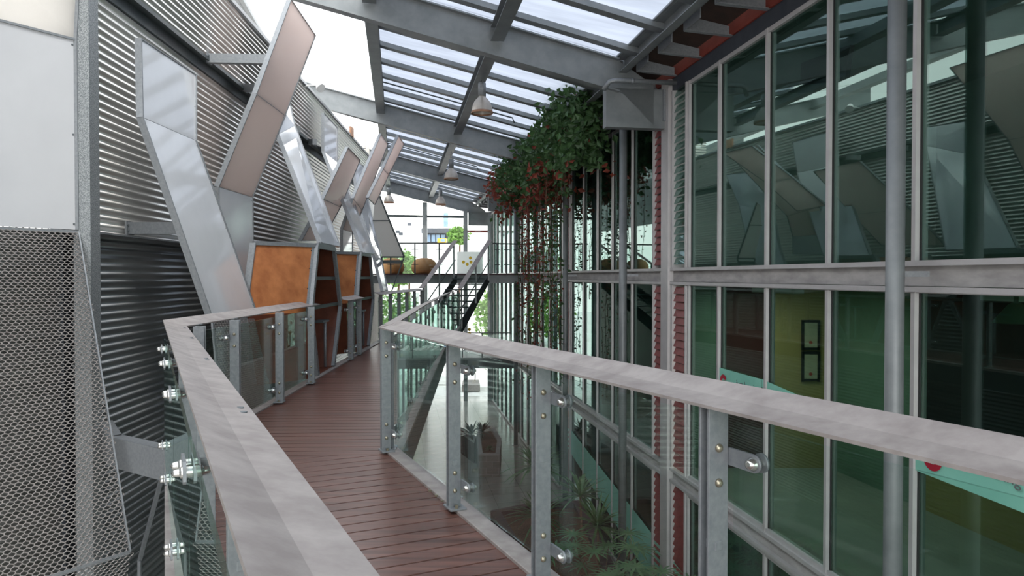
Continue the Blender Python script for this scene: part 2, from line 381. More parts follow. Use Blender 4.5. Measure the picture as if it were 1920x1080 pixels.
# ================================================================ ROOF
BY = [-3.3, 4.7, 12.7, 20.7, 28.8, 36.8]
blabel = ['steel roof beam behind the viewpoint', 'steel roof beam overhead before the first lamp bay, cut by the frame top', 'nearest deep grey steel roof beam, sloping across the top to the bracket box',
          'second grey steel roof beam from the viewpoint, running behind the hanging vine', 'third grey steel roof beam, above the two small dome lamps', 'farthest grey steel roof beam, closing the roof over the end glazing']
for i, y in enumerate(BY):
    t = thing('roof_beam', blabel[i], 'beam', BP(y, 0, 4.1))
    sl = [.95, 9.6]; h = .55
    b = MB()
    z = lambda s: roofz(s)
    b.prism([BP(y, .85, z(.85)), BP(y, 9.6, z(9.6)), BP(y, 9.6, z(9.6)+h), BP(y, .95, z(.95)+h), BP(y, .3, z(.5)+.25), BP(y, .3, z(.3)-.4)], UF*.02)
    b.build('web', steel, t)
    b = MB(); b.beam(BP(y, .95, z(.95)), BP(y, 9.6, z(9.6)), .2, .025); b.build('bottom_flange', steel, t)
    b = MB(); b.beam(BP(y, .95, z(.95)+h), BP(y, 9.6, z(9.6)+h), .2, .025); b.build('top_flange', steel, t)
    # bracket box on the facade
    b = MB()
    zb0, zb1 = CZ+2.62, CZ+3.27
    b.prism([BP(y, .05, zb0), BP(y, 1.12, zb0), BP(y, 1.12, zb1), BP(y, .05, zb1)], UF*.02)
    b.prism([BP(y, .0, zb0), BP(y, 1.16, zb0), BP(y, 1.16, zb0-.03), BP(y, 0, zb0-.03)], UF*.2)
    b.prism([BP(y, 1.12, zb0), BP(y, 1.16, zb0), BP(y, 1.16, zb1+.12), BP(y, 1.12, zb1+.12)], UF*.2-UF*0)
    b.build('bracket_box', steel, t)
    b = MB(); b.prism([BP(y, .02, zb0+.1)-UF*.06, BP(y, .14, zb0+.1)-UF*.06, BP(y, .14, zb1)-UF*.06, BP(y, .02, zb1)-UF*.06], UF*.06)
    b.build('fixing_plate', galv, t)
# longitudinal beams
def glabel(line, i):
    w = ['', '', 'in the near roof bay', 'in the second roof bay', 'in the far roof bay'][i]
    return w
bays = list(zip(BY, BY[1:]))
for i, (y0, y1) in enumerate(bays):
    for nm, s, w in (('edge', 5.2, .13), ('lamp', 3.05, .13), ('outer', 7.6, .13)):
        a = BP(y0, s, roofz(s)+.38); c = BP(y1, s, roofz(s)+.38)
        b = MB(); b.channel(a+UF*.03, c-UF*.03, w, .24, side=1 if nm == 'edge' else -1, t=.015); b.beam(a+UF*.03-V((0, 0, .11)), c-UF*.03-V((0, 0, .11)), w+.06, .012)
        o = b.build('purlin_beam', steel)
        pos = {'edge': 'lengthwise grey steel purlin between the clear and the frosted roof', 'lamp': 'lengthwise grey steel purlin that carries the dome lamps', 'outer': 'lengthwise grey steel purlin over the corrugated wall'}[nm]
        bay = ['behind the viewpoint', 'in the bay overhead', 'in the bay past the nearest beam', 'in the bay past the second beam', 'in the farthest bay'][i]
        tag(o, pos+', '+bay, 'beam')
    # roof panel with battens
    t = thing('roof_panel', 'frosted white polycarbonate roof bay on grey battens, '+['behind the viewpoint', 'overhead', 'past the nearest roof beam', 'past the second roof beam', 'past the third roof beam'][i], 'roof', BP(y0, 3, roofz(3)+.7))
    b = MB(); zz = .62
    b.prism([BP(y0, .6, roofz(.6)+zz), BP(y1, .6, roofz(.6)+zz), BP(y1, 5.25, roofz(5.25)+zz), BP(y0, 5.25, roofz(5.25)+zz)], (0, 0, .012))
    b.build('sheet', sheet, t)
    n = 7
    for k in range(n):
        yy = y0+(y1-y0)*(k+.5)/n
        b = MB(); b.beam(BP(yy, .7, roofz(.7)+.555), BP(yy, 5.3, roofz(5.3)+.555), .18, .09); b.build('batten', steel, t)
    t2 = thing('roof_panel', 'clear bright roof bay over the corrugated wall, '+['behind the viewpoint', 'overhead', 'past the nearest roof beam', 'past the second roof beam', 'past the third roof beam'][i], 'roof', BP(y0, 7, roofz(7)+.7))
    b = MB(); b.prism([BP(y0, 5.27, roofz(5.27)+zz), BP(y1, 5.27, roofz(5.27)+zz), BP(y1, 9.5, roofz(9.5)+zz), BP(y0, 9.5, roofz(9.5)+zz)], (0, 0, .012)); b.build('sheet', sheetc, t2)
    for k in range(3):
        yy = y0+(y1-y0)*(k+.5)/3
        b = MB(); b.tube([BP(yy, 5.35, roofz(5.35)+.60), BP(yy, 9.4, roofz(9.4)+.60)], .008, 6); b.build('wire', extw, t2)
    # two thin conduits under the sheet
    for q in (1.3, 5.6) if i >= 2 else ():
        b = MB(); yy = y0+q; b.tube([BP(yy, 5.1, roofz(5.1)+.525), BP(yy, 1.9, roofz(1.9)+.525), BP(yy, 1.85, roofz(1.9)+.40)], .018, 8)
        tag(b.build('sprinkler_pipe', steeld), 'thin brown sprinkler pipe under the frosted roof, %s end of the %s bay' % ('near' if q < 3 else 'far', ['', '', 'first', 'second', 'third'][i]), 'pipe')
# gutter, soffit, brackets
for i, (y0, y1) in enumerate(bays):
    K = 4.8-.80*1.0126
    bay = ['behind the viewpoint', 'in the bay overhead at top right', 'in the bay under the vine', 'in the bay past the vine', 'in the farthest bay'][i]
    t = thing('gutter', 'grey steel eaves gutter '+bay, 'gutter', (FX(y0, K), y0, CZ+3.5))
    b = MB(); b.channel((FX(y0+.02, K), y0+.02, CZ+3.66), (FX(y1-.02, K), y1-.02, CZ+3.66), .14, .26, side=-1, t=.012); b.build('channel', gutterm, t)
    b = MB(); b.beam((FX(y0+.02, K-.10), y0+.02, CZ+3.80), (FX(y1-.02, K-.10), y1-.02, CZ+3.80), .18, .03); b.build('flashing', gutterm, t)
    ts = thing('soffit', 'red brown soffit board between gutter and facade '+bay, 'soffit', (FX(y0, 4.5), y0, CZ+3.6))
    b = MB(); b.prism([(FX(y0, 4.05), y0, CZ+3.86), (FX(y1, 4.05), y1, CZ+3.86), (FX(y1, 5.0), y1, CZ+3.50), (FX(y0, 5.0), y0, CZ+3.50)], (0, 0, .03)); b.build('board', soff, ts)
    b = MB(); b.prism([(FX(y0, 4.74), y0, HU1+.28), (FX(y1, 4.74), y1, HU1+.28), (FX(y1, 4.79), y1, HU1+.28), (FX(y0, 4.79), y0, HU1+.28)], (0, 0, .2)); b.build('red_fascia', redp, ts)
    n = 8
    for k in range(n):
        yy = y0+.55+(y1-y0-.9)*k/(n-1)
        b = MB(); b.prism([(FX(yy, 4.09), yy, CZ+3.50), (FX(yy, 4.76), yy, CZ+3.42), (FX(yy, 4.76), yy, CZ+3.56), (FX(yy, 4.09), yy, CZ+3.72)], UF*.012)
        b.prism([(FX(yy, 4.09), yy, CZ+3.50), (FX(yy, 4.76), yy, CZ+3.42), (FX(yy, 4.76), yy, CZ+3.405), (FX(yy, 4.09), yy, CZ+3.485)], -UF*.08)
        b.prism([(FX(yy, 4.095), yy, CZ+3.49), (FX(yy, 4.11), yy, CZ+3.49), (FX(yy, 4.11), yy, CZ+3.8), (FX(yy, 4.095), yy, CZ+3.8)], -UF*.55)
        b.build('outrigger', galv, ts)
# downpipe/handpipe beside bracket
b = MB(); p = BP(12.25, 0, CZ+3.24); b.tube([BP(12.35, .02, CZ+3.30), BP(12.35, 1.1, CZ+3.30), BP(12.38, 1.2, CZ+3.28), BP(12.45, 1.28, CZ+3.16)], .04, 14)
b.tube([BP(12.35, .78, CZ+3.30), BP(12.35, .83, CZ+3.30)], .048, 14)
tag(b.build('drain_pipe', galv), 'grey drain pipe with an elbow lying on the near bracket box', 'pipe')
# round columns
for px, lab in ((1678, 'nearest round grey steel column, tall before the large right-hand panes'), (1168, 'round grey steel column below the near bracket box'), (1060, 'round grey steel column beside the hanging vine'), (967, 'farthest round grey steel column, behind the trailing vine strands')):
    a, _ = ray(px, 518); Y = 4.42/(a-A0); X = a*Y; r = .078 if px != 1060 else .07
    t = thing('steel_column', lab, 'column', (X, Y, GZ))
    top = CZ+3.45
    b = MB(); b.tube([(X, Y, GZ), (X, Y, top)], r, 24); b.build('shaft', steel, t)
    b = MB(); b.lathe([(0, GZ+.02), (r+.06, GZ+.02), (r+.06, GZ), (0, GZ)], (X, Y, 0)); b.build('base_plate', steel, t)
    b = MB(); b.beam((X+.05, Y, CZ+.02), (X+.30, Y, CZ+.02), .03, .05); b.build('wall_tie', galv, t)
# ================================================================ FOOTBRIDGE
CL = (-2.66, 5.72); CR = (-1.00, 5.86)
arm1 = [(1.72, -.05), CR, CL, (-.14, .50)]
arm0 = [(-.14, .50), (-.75, -1.3), (2.3, -1.3), (1.72, -.05)]
RE = [(1.72, -.05), CR, (-1.43, 14.2), (-1.58, 20.9)]
LE = [(-.14, .50), CL, (-2.90, 15.9), (-2.60, 20.9)]
br = thing('footbridge', 'zigzag footbridge of red-brown timber decking edged with grey steel, crossing the atrium', 'footbridge', (-1, 5, 0))
def ccw(P):
    s = sum(P[i][0]*P[(i+1) % len(P)][1]-P[(i+1) % len(P)][0]*P[i][1] for i in range(len(P)))
    return P if s > 0 else P[::-1]
def decking(P, along, pitch=.14, gap=.011):
    P = ccw(P); al = V((*along,)).normalized(); pe = V((-al.y, al.x)); b = MB()
    cs = [V(p).dot(al) for p in P]; v = math.floor(min(cs)/pitch)*pitch
    while v < max(cs):
        q = [al*v+pe*-12, al*v+pe*12, al*(v+pitch-gap)+pe*12, al*(v+pitch-gap)+pe*-12]
        r = clip([(p.x, p.y) for p in q], P)
        if r: b.prism([(x, y, -.03) for x, y in r], (0, 0, .03))
        v += pitch
    return b
d1 = V((-.465, 1)).normalized()
decking(arm1, (-.465, 1)).build('decking', deckm, br, .003)
decking(arm0, (-.465, 1)).build('decking', deckm, br, .003)
decking([CL, CR, (-1.43, 14.2), (-2.86, 14.2)], (-.045, 1)).build('decking', deckm, br)
decking([(-2.86, 14.2), (-1.43, 14.2), (-1.58, 20.9), (-2.60, 20.9), (-2.90, 15.9)], (0, 1)).build('decking', deckm, br)
# joists / soffit plate below and edge beams
b = MB()
for P in (arm0, arm1, [CL, CR, (-1.43, 14.2), (-2.86, 14.2)], [(-2.86, 14.2), (-1.43, 14.2), (-1.58, 20.9), (-2.60, 20.9), (-2.90, 15.9)]):
    b.prism([(x, y, -.10) for x, y in P], (0, 0, .05))
b.build('deck_tray', steeld, br)
def off(poly, d):    # offset an open polyline sideways
    out = []
    for i, p in enumerate(poly):
        ds = []
        if i > 0: ds.append((V(p)-V(poly[i-1])).normalized())
        if i < len(poly)-1: ds.append((V(poly[i+1])-V(p)).normalized())
        ns = [V((-q.y, q.x)) for q in ds]; m = ns[0] if len(ns) == 1 else (ns[0]+ns[1]).normalized()
        m = m/max(.35, m.dot(ns[0])); out.append((p[0]+m.x*d, p[1]+m.y*d))
    return out
def ribbon(poly, d0, d1, z0, z1):
    b = MB(); A = off(poly, d0); B = off(poly, d1)
    for i in range(len(poly)-1): b.prism([(*A[i], z0), (*A[i+1], z0), (*B[i+1], z0), (*B[i], z0)], (0, 0, z1-z0))
    return b
ribbon(RE, -.10, .02, -.02, .018).build('kerb', railm, br, .004)
ribbon(LE, .10, -.02, -.02, .018).build('kerb', railm, br, .004)
ribbon(RE, -.10, -.085, -.30, -.02).build('edge_beam', steeld, br)
ribbon(RE, -.10, .0, -.31, -.295).build('edge_beam', steeld, br)
ribbon(LE, .10, .085, -.30, -.02).build('edge_beam', galvd, br)
# kerb bolts near the corner
for px, py in ((806, 922), (818, 931), (829, 941)):
    b = MB(); p = ZP(px, py, .02); b.tube([p, p+V((0, 0, .012))], .012, 6); b.build('bolt', bolt, br)
# wall brace from the bridge corner to the wall
b = MB(); a = V((-2.72, 5.95, -.16)); c = V((-3.72, 6.6, -.16)); b.channel(a, c, .12, .27, side=1, t=.012); b.channel(c, (-4.2, 7.3, -.16), .12, .27, side=1, t=.012)
tag(b.build('wall_brace', galv), 'grey steel channel bracing the bridge corner to the corrugated wall', 'brace')
b = MB(); b.beam(YP(306, 885, 6.5), YP(262, 1050, 6.8), .03, .03); b.beam(YP(262, 1050, 6.8), YP(262, 1250, 6.8), .03, .03)
tag(b.build('diagonal_strut', galv), 'thin grey diagonal strut below the wall brace', 'strut')
# ---- railing
RP = [(0, 0), (.085, -.034), (.172, -.05), (.172, -.06), (.085, -.046), (0, -.012)]
RT = CZ-.35
def clampset(p, d, nrm, post, z, long=.13, both=False):
    # p base point of post, d along rail, nrm outward
    b = MB()
    for s in ((1, -1) if both else (1,)):
        q = p+V((0, 0, z))+nrm*.045
        b.beam(q+d*s*.02, q+d*s*long, .010, .055); 
        e = q+d*s*long
        b.tube([e-nrm*.006, e+nrm*.006], .0275, 18)
        b.tube([e+nrm*.022-nrm*0, e+nrm*.032], .030, 18)
    o = b.build('glass_clamp', galv, post)
    for s in ((1, -1) if both else (1,)):
        b = MB(); e = p+V((0, 0, z))+nrm*.045+d*s*long
        b.tube([e-nrm*.03, e-nrm*.026, e-nrm*.018, e-nrm*.008, e+nrm*.05], [.006, .014, .016, .022, .010], 14)
        b.tube([e+nrm*.034, e+nrm*.042, e+nrm*.052], [.018, .016, .006], 12)
        b.build('clamp_bolt', chrome, o)
def balustrade(label, rail, posts, side, wid=.07, endz=None, glassgap=.05, both=False, flip=1, lug=False, nopanel=()):
    # rail: list of 3D outer edge points; posts: list of (x,y[,z]) base points in order
    t = thing('balustrade', label, 'balustrade', (posts[0][0], posts[0][1], 0))
    b = MB(); b.sweep(rail, RP, side); b.build('handrail', railm, t)
    P = [V((p[0], p[1], p[2] if len(p) > 2 else 0)) for p in posts]
    for i, p in enumerate(P):
        a = P[max(i-1, 0)]; c = P[min(i+1, len(P)-1)]; d = (c-a); d.z = 0; d.normalize(); nrm = V((-d.y, d.x, 0))*(-side)
        h = RT-.06
        b = MB(); b.beam(p+V((0, 0, .02)), p+V((0, 0, h)), .012, wid, up=d) if False else None
        b = MB()
        sg = 1 if d.dot(V((0, 0, 0))-V((p.x, p.y, 0))) > 0 else -1; ww = wid+.008
        for off_ in (.012, -.028):
            q = [p+d*sg*off_-nrm*ww/2, p+d*sg*(off_+.010)-nrm*ww/2, p+d*sg*(off_+.010)+nrm*ww/2, p+d*sg*off_+nrm*ww/2]
            b.prism([x+V((0, 0, .02)) for x in q], (0, 0, h-.02))
        for zz_ in (.3, .6): b.beam(p+V((0, 0, zz_))-d*.025, p+V((0, 0, zz_))+d*.02, .03, .03)
        q = [p-d*.07-nrm*.045, p+d*.07-nrm*.045, p+d*.07+nrm*.06, p-d*.07+nrm*.06]
        b.prism([x+V((0, 0, .018)) for x in q], (0, 0, .012))
        po = b.build('post', galv, t, .002)
        for z in (.13, .24, .80, .91):
            b = MB(); e = p+V((0, 0, z))+d*sg*.022; m_ = d*sg; b.tube([e, e+m_*.004, e+m_*.009, e+m_*.012], [.014, .014, .011, .004], 12); b.build('bolt', bolt, po)
        b = MB(); e = p+V((0, 0, .03))+d*sg*.05; b.tube([e, e+V((0, 0, .02))], .012, 6)
        b.build('anchor_bolt', bolt, po)
        if not lug:
            for z in (.17, .88): clampset(p, d*flip, nrm, t, z, both=both)
        # bolt heads on the handrail
        ro = p+V((0, 0, RT-.047))
        for s in (-.04, .04):
            b = MB(); e = ro+d*s; b.tube([e-V((0, 0, .004)), e+V((0, 0, .004))], .015, 10); b.build('rail_bolt', galvd, po)
        if lug:
            for z in (.17, .90):
                b = MB(); cc = p+nrm*.135+V((0, 0, z))
                for sgn in (-1, 1):
                    e = cc+nrm*sgn*.014
                    b.prism([e-d*.075-V((0, 0, .02)), e-d*.055-V((0, 0, .032)), e+d*.055-V((0, 0, .032)), e+d*.075-V((0, 0, .02)), e+d*.075+V((0, 0, .02)), e+d*.055+V((0, 0, .032)), e-d*.055+V((0, 0, .032)), e-d*.075+V((0, 0, .02))], nrm*sgn*.009)
                b.beam(p+nrm*.02+V((0, 0, z)), p+nrm*.11+V((0, 0, z)), .012, .05)
                lo = b.build('glass_clamp', galv, t)
                for s in (-.045, .045):
                    b = MB(); e = cc+d*s; b.tube([e-nrm*.052, e-nrm*.046, e-nrm*.036, e-nrm*.030, e-nrm*.028, e-nrm*.02, e+nrm*.02, e+nrm*.028, e+nrm*.030, e+nrm*.036, e+nrm*.046, e+nrm*.052], [.003, .010, .012, .012, .017, .017, .017, .017, .012, .012, .010, .003], 12)
                    b.build('clamp_bolt', chrome, lo)
    for i in range(len(P)-1):
        if i in nopanel: continue
        a, c = P[i], P[i+1]; d = (c-a); L = d.length; dn = d.normalized(); h2 = V((dn.x, dn.y, 0)).normalized(); nrm = V((-h2.y, h2.x, 0))*(-side)
        go = .13 if lug else .062; a2 = a+dn*.02+nrm*go; c2 = c-dn*.02+nrm*go
        b = MB(); b.prism([a2+V((0, 0, .07)), c2+V((0, 0, .07)), c2+V((0, 0, .985)), a2+V((0, 0, .985))], nrm*.010); b.build('glass_panel', rglass, t)
    return t
LX1 = lambda Y: .615-.4825*(Y-2.596)
R1 = lambda Y: 1.699-.465*Y
rn = [(LX1(.2), .2, RT), (-.882, 5.70, RT), (-1.08, 9.1, RT), (-1.40, 17.0, RT), (-1.45, 20.9, RT)]
pr = [(R1(1.1)-.0, 1.1), (R1(2.276), 2.276), (R1(3.36), 3.36), (R1(4.43), 4.43), (-1.035, 5.88)]
balustrade('right-hand balustrade of the near bridge arm, wide galvanised rail on posts with clamped glass', rn[:2], pr, 1, flip=-1)
pr2 = [(-1.02, 5.98), (-1.10, 7.2), (-1.17, 8.5), (-1.24, 9.9), (-1.31, 11.4), (-1.37, 13.0), (-1.44, 14.8), (-1.49, 16.8), (-1.54, 18.8), (-1.56, 20.8)]
balustrade('right-hand balustrade of the far bridge arm, from the pointed corner to the stair', rn[1:], pr2, 1, wid=.06)
L1 = lambda Y: -.311-.505*(Y-.84)
ln = [(-.72, -1.25, RT), (L1(.45), .45, RT), (-2.795, 5.76, RT), (-2.93, 10.35, RT)]
pl = [(L1(y)+.155, y) for y in (.6, 2.12, 3.42, 4.6, 5.5)]
balustrade('left-hand balustrade of the near bridge arm, broad galvanised rail beside the viewpoint', ln[:3], pl, -1, lug=True)
LD = lambda Y: -2.37-.033*Y
pl2 = [(LD(y), y) for y in (5.9, 6.73, 8.17, 9.63)]
balustrade('left-hand balustrade before the first orange booth', ln[2:], pl2, -1, both=True, wid=.08)
balustrade('short left-hand balustrade between the two orange booths', [(LD(12.1)-.12, 12.0, RT), (LD(13.5)-.12, 13.5, RT)], [(LD(12.4), 12.4), (LD(13.2), 13.2)], -1, both=True, wid=.08)
pl4 = [(-2.91, 15.95), (-2.84, 16.8), (-2.78, 17.7), (-2.72, 18.6), (-2.66, 19.6), (-2.6, 20.7)]
balustrade('left-hand balustrade past the second booth, leading to the stair', [(-3.02, 15.8, RT), (-2.70, 20.9, RT)], pl4, -1, wid=.07)
# ---- stair
ST0 = V((-2.08, 20.95, 0)); ST1 = V((-1.30, 23.7, CZ+.09)); sd = (ST1-ST0); sh = V((sd.x, sd.y, 0)).normalized(); sn = V((sh.y, -sh.x, 0))
st = thing('staircase', 'open-riser steel staircase rising from the bridge end to the upper landing', 'staircase', ST0)
for s in (-1, 1):
    b = MB(); o_ = sn*s*.56
    a = ST0+o_-sh*.55; a.z = -.30; e = ST0+o_; c = ST1+o_
    b.prism([a, ST0+o_+V((0, 0, -.30))+sh*.1, c+V((0, 0, -.30)), c+V((0, 0, .0)), ST0+o_+V((0, 0, .05))-sh*.05, a+V((0, 0, .30))], sn*.02)
    b.build('stringer', steeld, st)
for k in range(1, 9):
    p = ST0+sd*(k/9.0); b = MB(); b.beam(p-sn*.55, p+sn*.55, .27, .035); b.build('tread', steeld, st)
for s, lab in ((-1, 'left'), (1, 'right')):
    o_ = sn*s*.60; up = V((0, 0, RT))
    A = ST0+o_; B_ = ST1+o_
    b = MB(); b.prism([A+V((0, 0, RT))-sn*.08, A+V((0, 0, RT))+sn*.08, B_+V((0, 0, 1.08))+sn*.08, B_+V((0, 0, 1.08))-sn*.08], (0, 0, .012)); b.build('handrail', railm, st)
    b = MB(); b.beam(A+V((0, 0, .45)), B_+V((0, 0, .45)), .02, .03); b.build('mid_rail', steeld, st)
    for f in (.05, .5, .95):
        p = A+(B_-A)*f; b = MB(); b.beam(p+V((0, 0, -.15)), p+V((0, 0, 1.06)), .05, .02); b.build('baluster', steel, st)
    b = MB(); b.prism([A+V((0, 0, .12)), B_+V((0, 0, .12)), B_+V((0, 0, .98)), A+V((0, 0, .98))], sn*.01); b.build('glass_panel', rglass, st)
# ---- upper landing
UZ = CZ+.09
ld = thing('landing', 'upper landing of dark steel at the head of the stair', 'landing', (-2, 24, UZ))
b = MB(); b.prism([(-4.6, 23.7, UZ-.05), (FX(23.7, 4.7), 24.3, UZ-.05), (FX(36, 4.7), 36, UZ-.05), (-4.6-.6, 36, UZ-.05)], (0, 0, .05)); b.build('floor_plate', maroon, ld)
b = MB(); b.ibeam((-4.6, 23.8, UZ-.19), (FX(24.4, 4.7), 24.4, UZ-.19), .12, .27); b.build('edge_beam', steel, ld)
b = MB(); b.ibeam((-5, 30, UZ-.19), (FX(30, 4.7), 30, UZ-.19), .12, .27); b.build('cross_beam', steel, ld)
for x in (-3.9, -3.35, -2.85):
    b = MB(); b.beam((x, 24, UZ-.15), (x, 35.5, UZ-.15), .12, .2); b.build('joist', steeld, ld)
def landing_rail(label, P, z, n):
    t = thing('landing_balustrade', label, 'balustrade', P[0]+V((0, 0, 0)))
    P = [V(p) for p in P]
    for a, c in zip(P, P[1:]):
        b = MB(); b.beam(a+V((0, 0, 1.0)), c+V((0, 0, 1.0)), .06, .04); b.build('top_rail', steeld, t)
        b = MB(); d = (c-a).normalized(); b.prism([a+V((0, 0, .1)), c+V((0, 0, .1)), c+V((0, 0, .92)), a+V((0, 0, .92))], (0, .012, 0)); b.build('glass_panel', rglass, t)
        for k in range(n):
            p = a+(c-a)*(k+.5)/n; b = MB(); b.beam(p, p+V((0, 0, 1.0)), .045, .02)
            for z_ in (.3, .8): b.beam(p+V((0, 0, z_))-d*.11, p+V((0, 0, z_))+d*.11, .02, .025)
            b.build('post', steeld, t)
    return t
e0 = V((-4.4, 23.75, UZ)); e1 = V((-2.0, 23.75, UZ)); e2 = V((-.66, 23.95, UZ)); e3 = V((FX(24.6, 4.55), 24.7, UZ))
landing_rail('glass balustrade on the upper landing left of the stair, before the wicker poufs', [e0, e1], UZ, 3)
landing_rail('glass balustrade on the upper landing right of the stair', [e2, e3], UZ, 4)
# lower walkway at far end
LZ = CZ-3.29
lw = thing('walkway', 'lower steel walkway crossing the atrium behind the stair, grey with a dark beam', 'walkway', (-1, 30, LZ))
b = MB(); b.prism([(-2.4, 29, LZ-.06), (FX(29, 4.7), 29, LZ-.06), (FX(32, 4.7), 32, LZ-.06), (-2.4, 32, LZ-.06)], (0, 0, .06)); b.build('floor_plate', steel, lw)
b = MB(); b.ibeam((-2.4, 29.05, LZ-.24), (FX(29, 4.7), 29.05, LZ-.24), .15, .36); b.build('edge_beam', steeld, lw)
landing_rail('glass balustrade along the lower walkway behind the stair', [V((-2.4, 29.1, LZ)), V((FX(29, 4.6), 29.1, LZ))], LZ, 3)
# yellow hexagons on the glazing
def hexes(pts, Y, label):
    t = thing('window_sticker', label, 'sticker', YP(pts[0][0], pts[0][1], Y))
    for px, py in pts:
        c = YP(px, py, Y); r = .075
        b = MB(); b.prism([c+V((r*math.cos(k*math.pi/3+.5), 0, r*math.sin(k*math.pi/3+.5))) for k in range(6)], (0, .004, 0)); b.build('hexagon', yhex, t)
hexes([(882, 483.5), (869, 491.5), (876, 495.5), (883, 491.5), (889.5, 495)], 31.9, 'cluster of yellow hexagon stickers on the white panel behind the upper landing')
hexes([(880, 618), (880, 625), (868, 625)], 29.06, 'yellow hexagon stickers on the lower walkway glass')
b = MB(); q_ = [YP(857, 472, 32), YP(905, 472, 32), YP(905, 512, 32), YP(857, 512, 32)]; q_[2].z = q_[3].z = UZ; b.prism(q_, (0, .02, 0))
tag(b.build('glazing_panel', whitef), 'white frosted panel carrying yellow hexagons behind the stair top', 'panel')
# poufs
for px, w, lab in ((735, .95, 'rounded wicker pouf at the left end of the landing, partly behind the cream screen'), (795.5, 1.0, 'rounded wicker pouf on the upper landing beside the stair')):
    Y = 28.0; c = YP(px, 512, Y); c.z = UZ; R_ = w/2; H_ = .62
    t = thing('wicker_pouf', lab, 'pouf', c)
    prof = []
    for k in range(14):
        a = -.9+(math.pi/2+.9)*k/13; prof.append((max(.02, R_*math.cos(a)**.75 if math.cos(a) > 0 else 0), H_*.42+H_*.58*math.sin(a)))
    b = MB(); b.lathe([(0.001, 0.0)]+[(r, max(0, z)) for r, z in prof], c, 32); b.build('woven_shell', wicker, t)
    b = MB(); b.lathe([(.001, -.0), (R_*.72, 0), (R_*.74, .05), (.001, .05)], c, 24); b.build('base_ring', plyd, t)
# ================================================================ RIBBONS ON LEFT WALL
def lribbon(L, R, mats, label, edge=.035, name='folded_ribbon_panel', thick=.03):
    a = [LP(*p) for p in L]; c = [LP(*p) for p in R]
    t = thing(name, label, 'wall panel', a[-1])
    for i, m in enumerate(mats):
        # make planar by splitting into two triangles where needed
        q = [a[i], c[i], c[i+1], a[i+1]]
        n1 = (q[1]-q[0]).cross(q[3]-q[0]).normalized()
        if n1.x < 0: n1 = -n1
        b = MB(); b.prism(q, -n1*thick); b.build('panel', m, t)
    b = MB()
    for P in (a, c):
        for p, q in zip(P, P[1:]): b.beam(p+V((-.02, 0, 0)), q+V((-.02, 0, 0)), edge*.5, .07, up=(1, 0, 0))
    b.beam(a[0]+V((-.02, 0, 0)), c[0]+V((-.02, 0, 0)), .012, .06, up=(1, 0, 0))
    for p, q in list(zip(a, c))[1:]: b.beam(p+V((-.01, 0, 0)), q+V((-.01, 0, 0)), .012, .02, up=(1, 0, 0))
    b.build('edge_frame', galv, t)
    b = MB()
    for P, Q in ((a, c), (c, a)):
        for i in range(len(P)-1):
            for f in (.03, .5, .97):
                e = P[i]+(P[i+1]-P[i])*f; g = Q[i]+(Q[i+1]-Q[i])*f; e = e+(g-e).normalized()*.03
                b.tube([e+V((.004, 0, 0)), e-V((.01, 0, 0))], .007, 6)
    b.build('rivets', galvd, t)
    return t
lribbon([(263, 72, 3.45), (266, 220, 3.35), (395, 592, 2.85)], [(367, 140, 3.45), (367, 264, 3.35), (478, 580, 2.85)], [white, white], 'white glossy folded ribbon panel on the wall, widest and nearest of the bent ones')
lribbon([(545, -2, 2.75), (480, 175, 3.0), (409, 350, 3.4), (409, 590, 3.45)], [(591, 66, 2.75), (534, 216, 3.0), (473, 370, 3.4), (476, 590, 3.45)], [taupe, taupe, white], 'large taupe folded ribbon rising to a point above the wall top')
lribbon([(505, 172, 3.55), (522, 252, 3.4), (602, 455, 2.27)], [(544, 196, 3.55), (553, 236, 3.4), (637, 462, 2.27)], [white, white], 'white glossy slanting ribbon running down to the top of the nearer orange booth')
lribbon([(652, 276, 2.6), (606, 373, 2.85), (565, 451, 3.1)], [(675, 300, 2.6), (638, 388, 2.85), (604, 451, 3.1)], [taupe, taupe], 'middle-sized taupe ribbon crossing behind the slanting white one above the nearer booth')
lribbon([(607, 212, 3.5), (607, 284, 3.45), (682, 474, 2.15)], [(632, 239, 3.5), (632, 303, 3.45), (702, 476, 2.15)], [white, white], 'narrow white ribbon with wavy reflections running down to the farther orange booth')
lribbon([(714, 251, 2.4), (662, 372, 2.75), (642, 430, 3.0), (642, 472, 3.0)], [(727, 270, 2.4), (679, 394, 2.75), (661, 436, 3.0), (661, 472, 3.0)], [taupe, taupe, white], 'tall thin taupe ribbon, second from the far end, above the farther booth')
lribbon([(747, 254, 1.9), (718, 316, 2.1), (690, 371, 2.3)], [(757.5, 270, 1.9), (729, 327, 2.1), (703, 383, 2.3)], [taupe, taupe], 'small far taupe ribbon standing clear against the frosted roof')
lribbon([(662, 300, 3.3), (672, 385, 3.0), (698, 465, 2.5), (718, 546, 2.1)], [(682, 312, 3.3), (690, 372, 3.0), (712, 470, 2.5), (727, 546, 2.1)], [white, white, white], 'far white slanting ribbon next to the cream screen')
# cream screen
YS = 18.6; G = lambda x, y: YP(x, y, YS)
t = thing('wall_screen', 'cream fabric-like screen panel with a dark frame at the far end of the wall', 'screen', G(716, 482))
for pts in ([(703, 372), (712, 368), (729, 414), (699, 414)], [(699, 414), (729, 414), (758, 481), (716, 481)]):
    b = MB(); b.prism([G(*p) for p in pts], (0, .02, 0)); b.build('fabric_panel', fscreen, t)
b = MB()
for p, q, w in (((712, 368), (758, 482), .04), ((716, 482), (758, 482), .04), ((699, 414), (729, 414), .025), ((758, 482), (735, 545), .03), ((716, 482), (724, 545), .03), ((717, 491), (755, 491), .09)):
    b.beam(G(*p)-V((0, .01, 0)), G(*q)-V((0, .01, 0)), w, .03, up=(0, 1, 0))
b.build('frame', steeld, t)
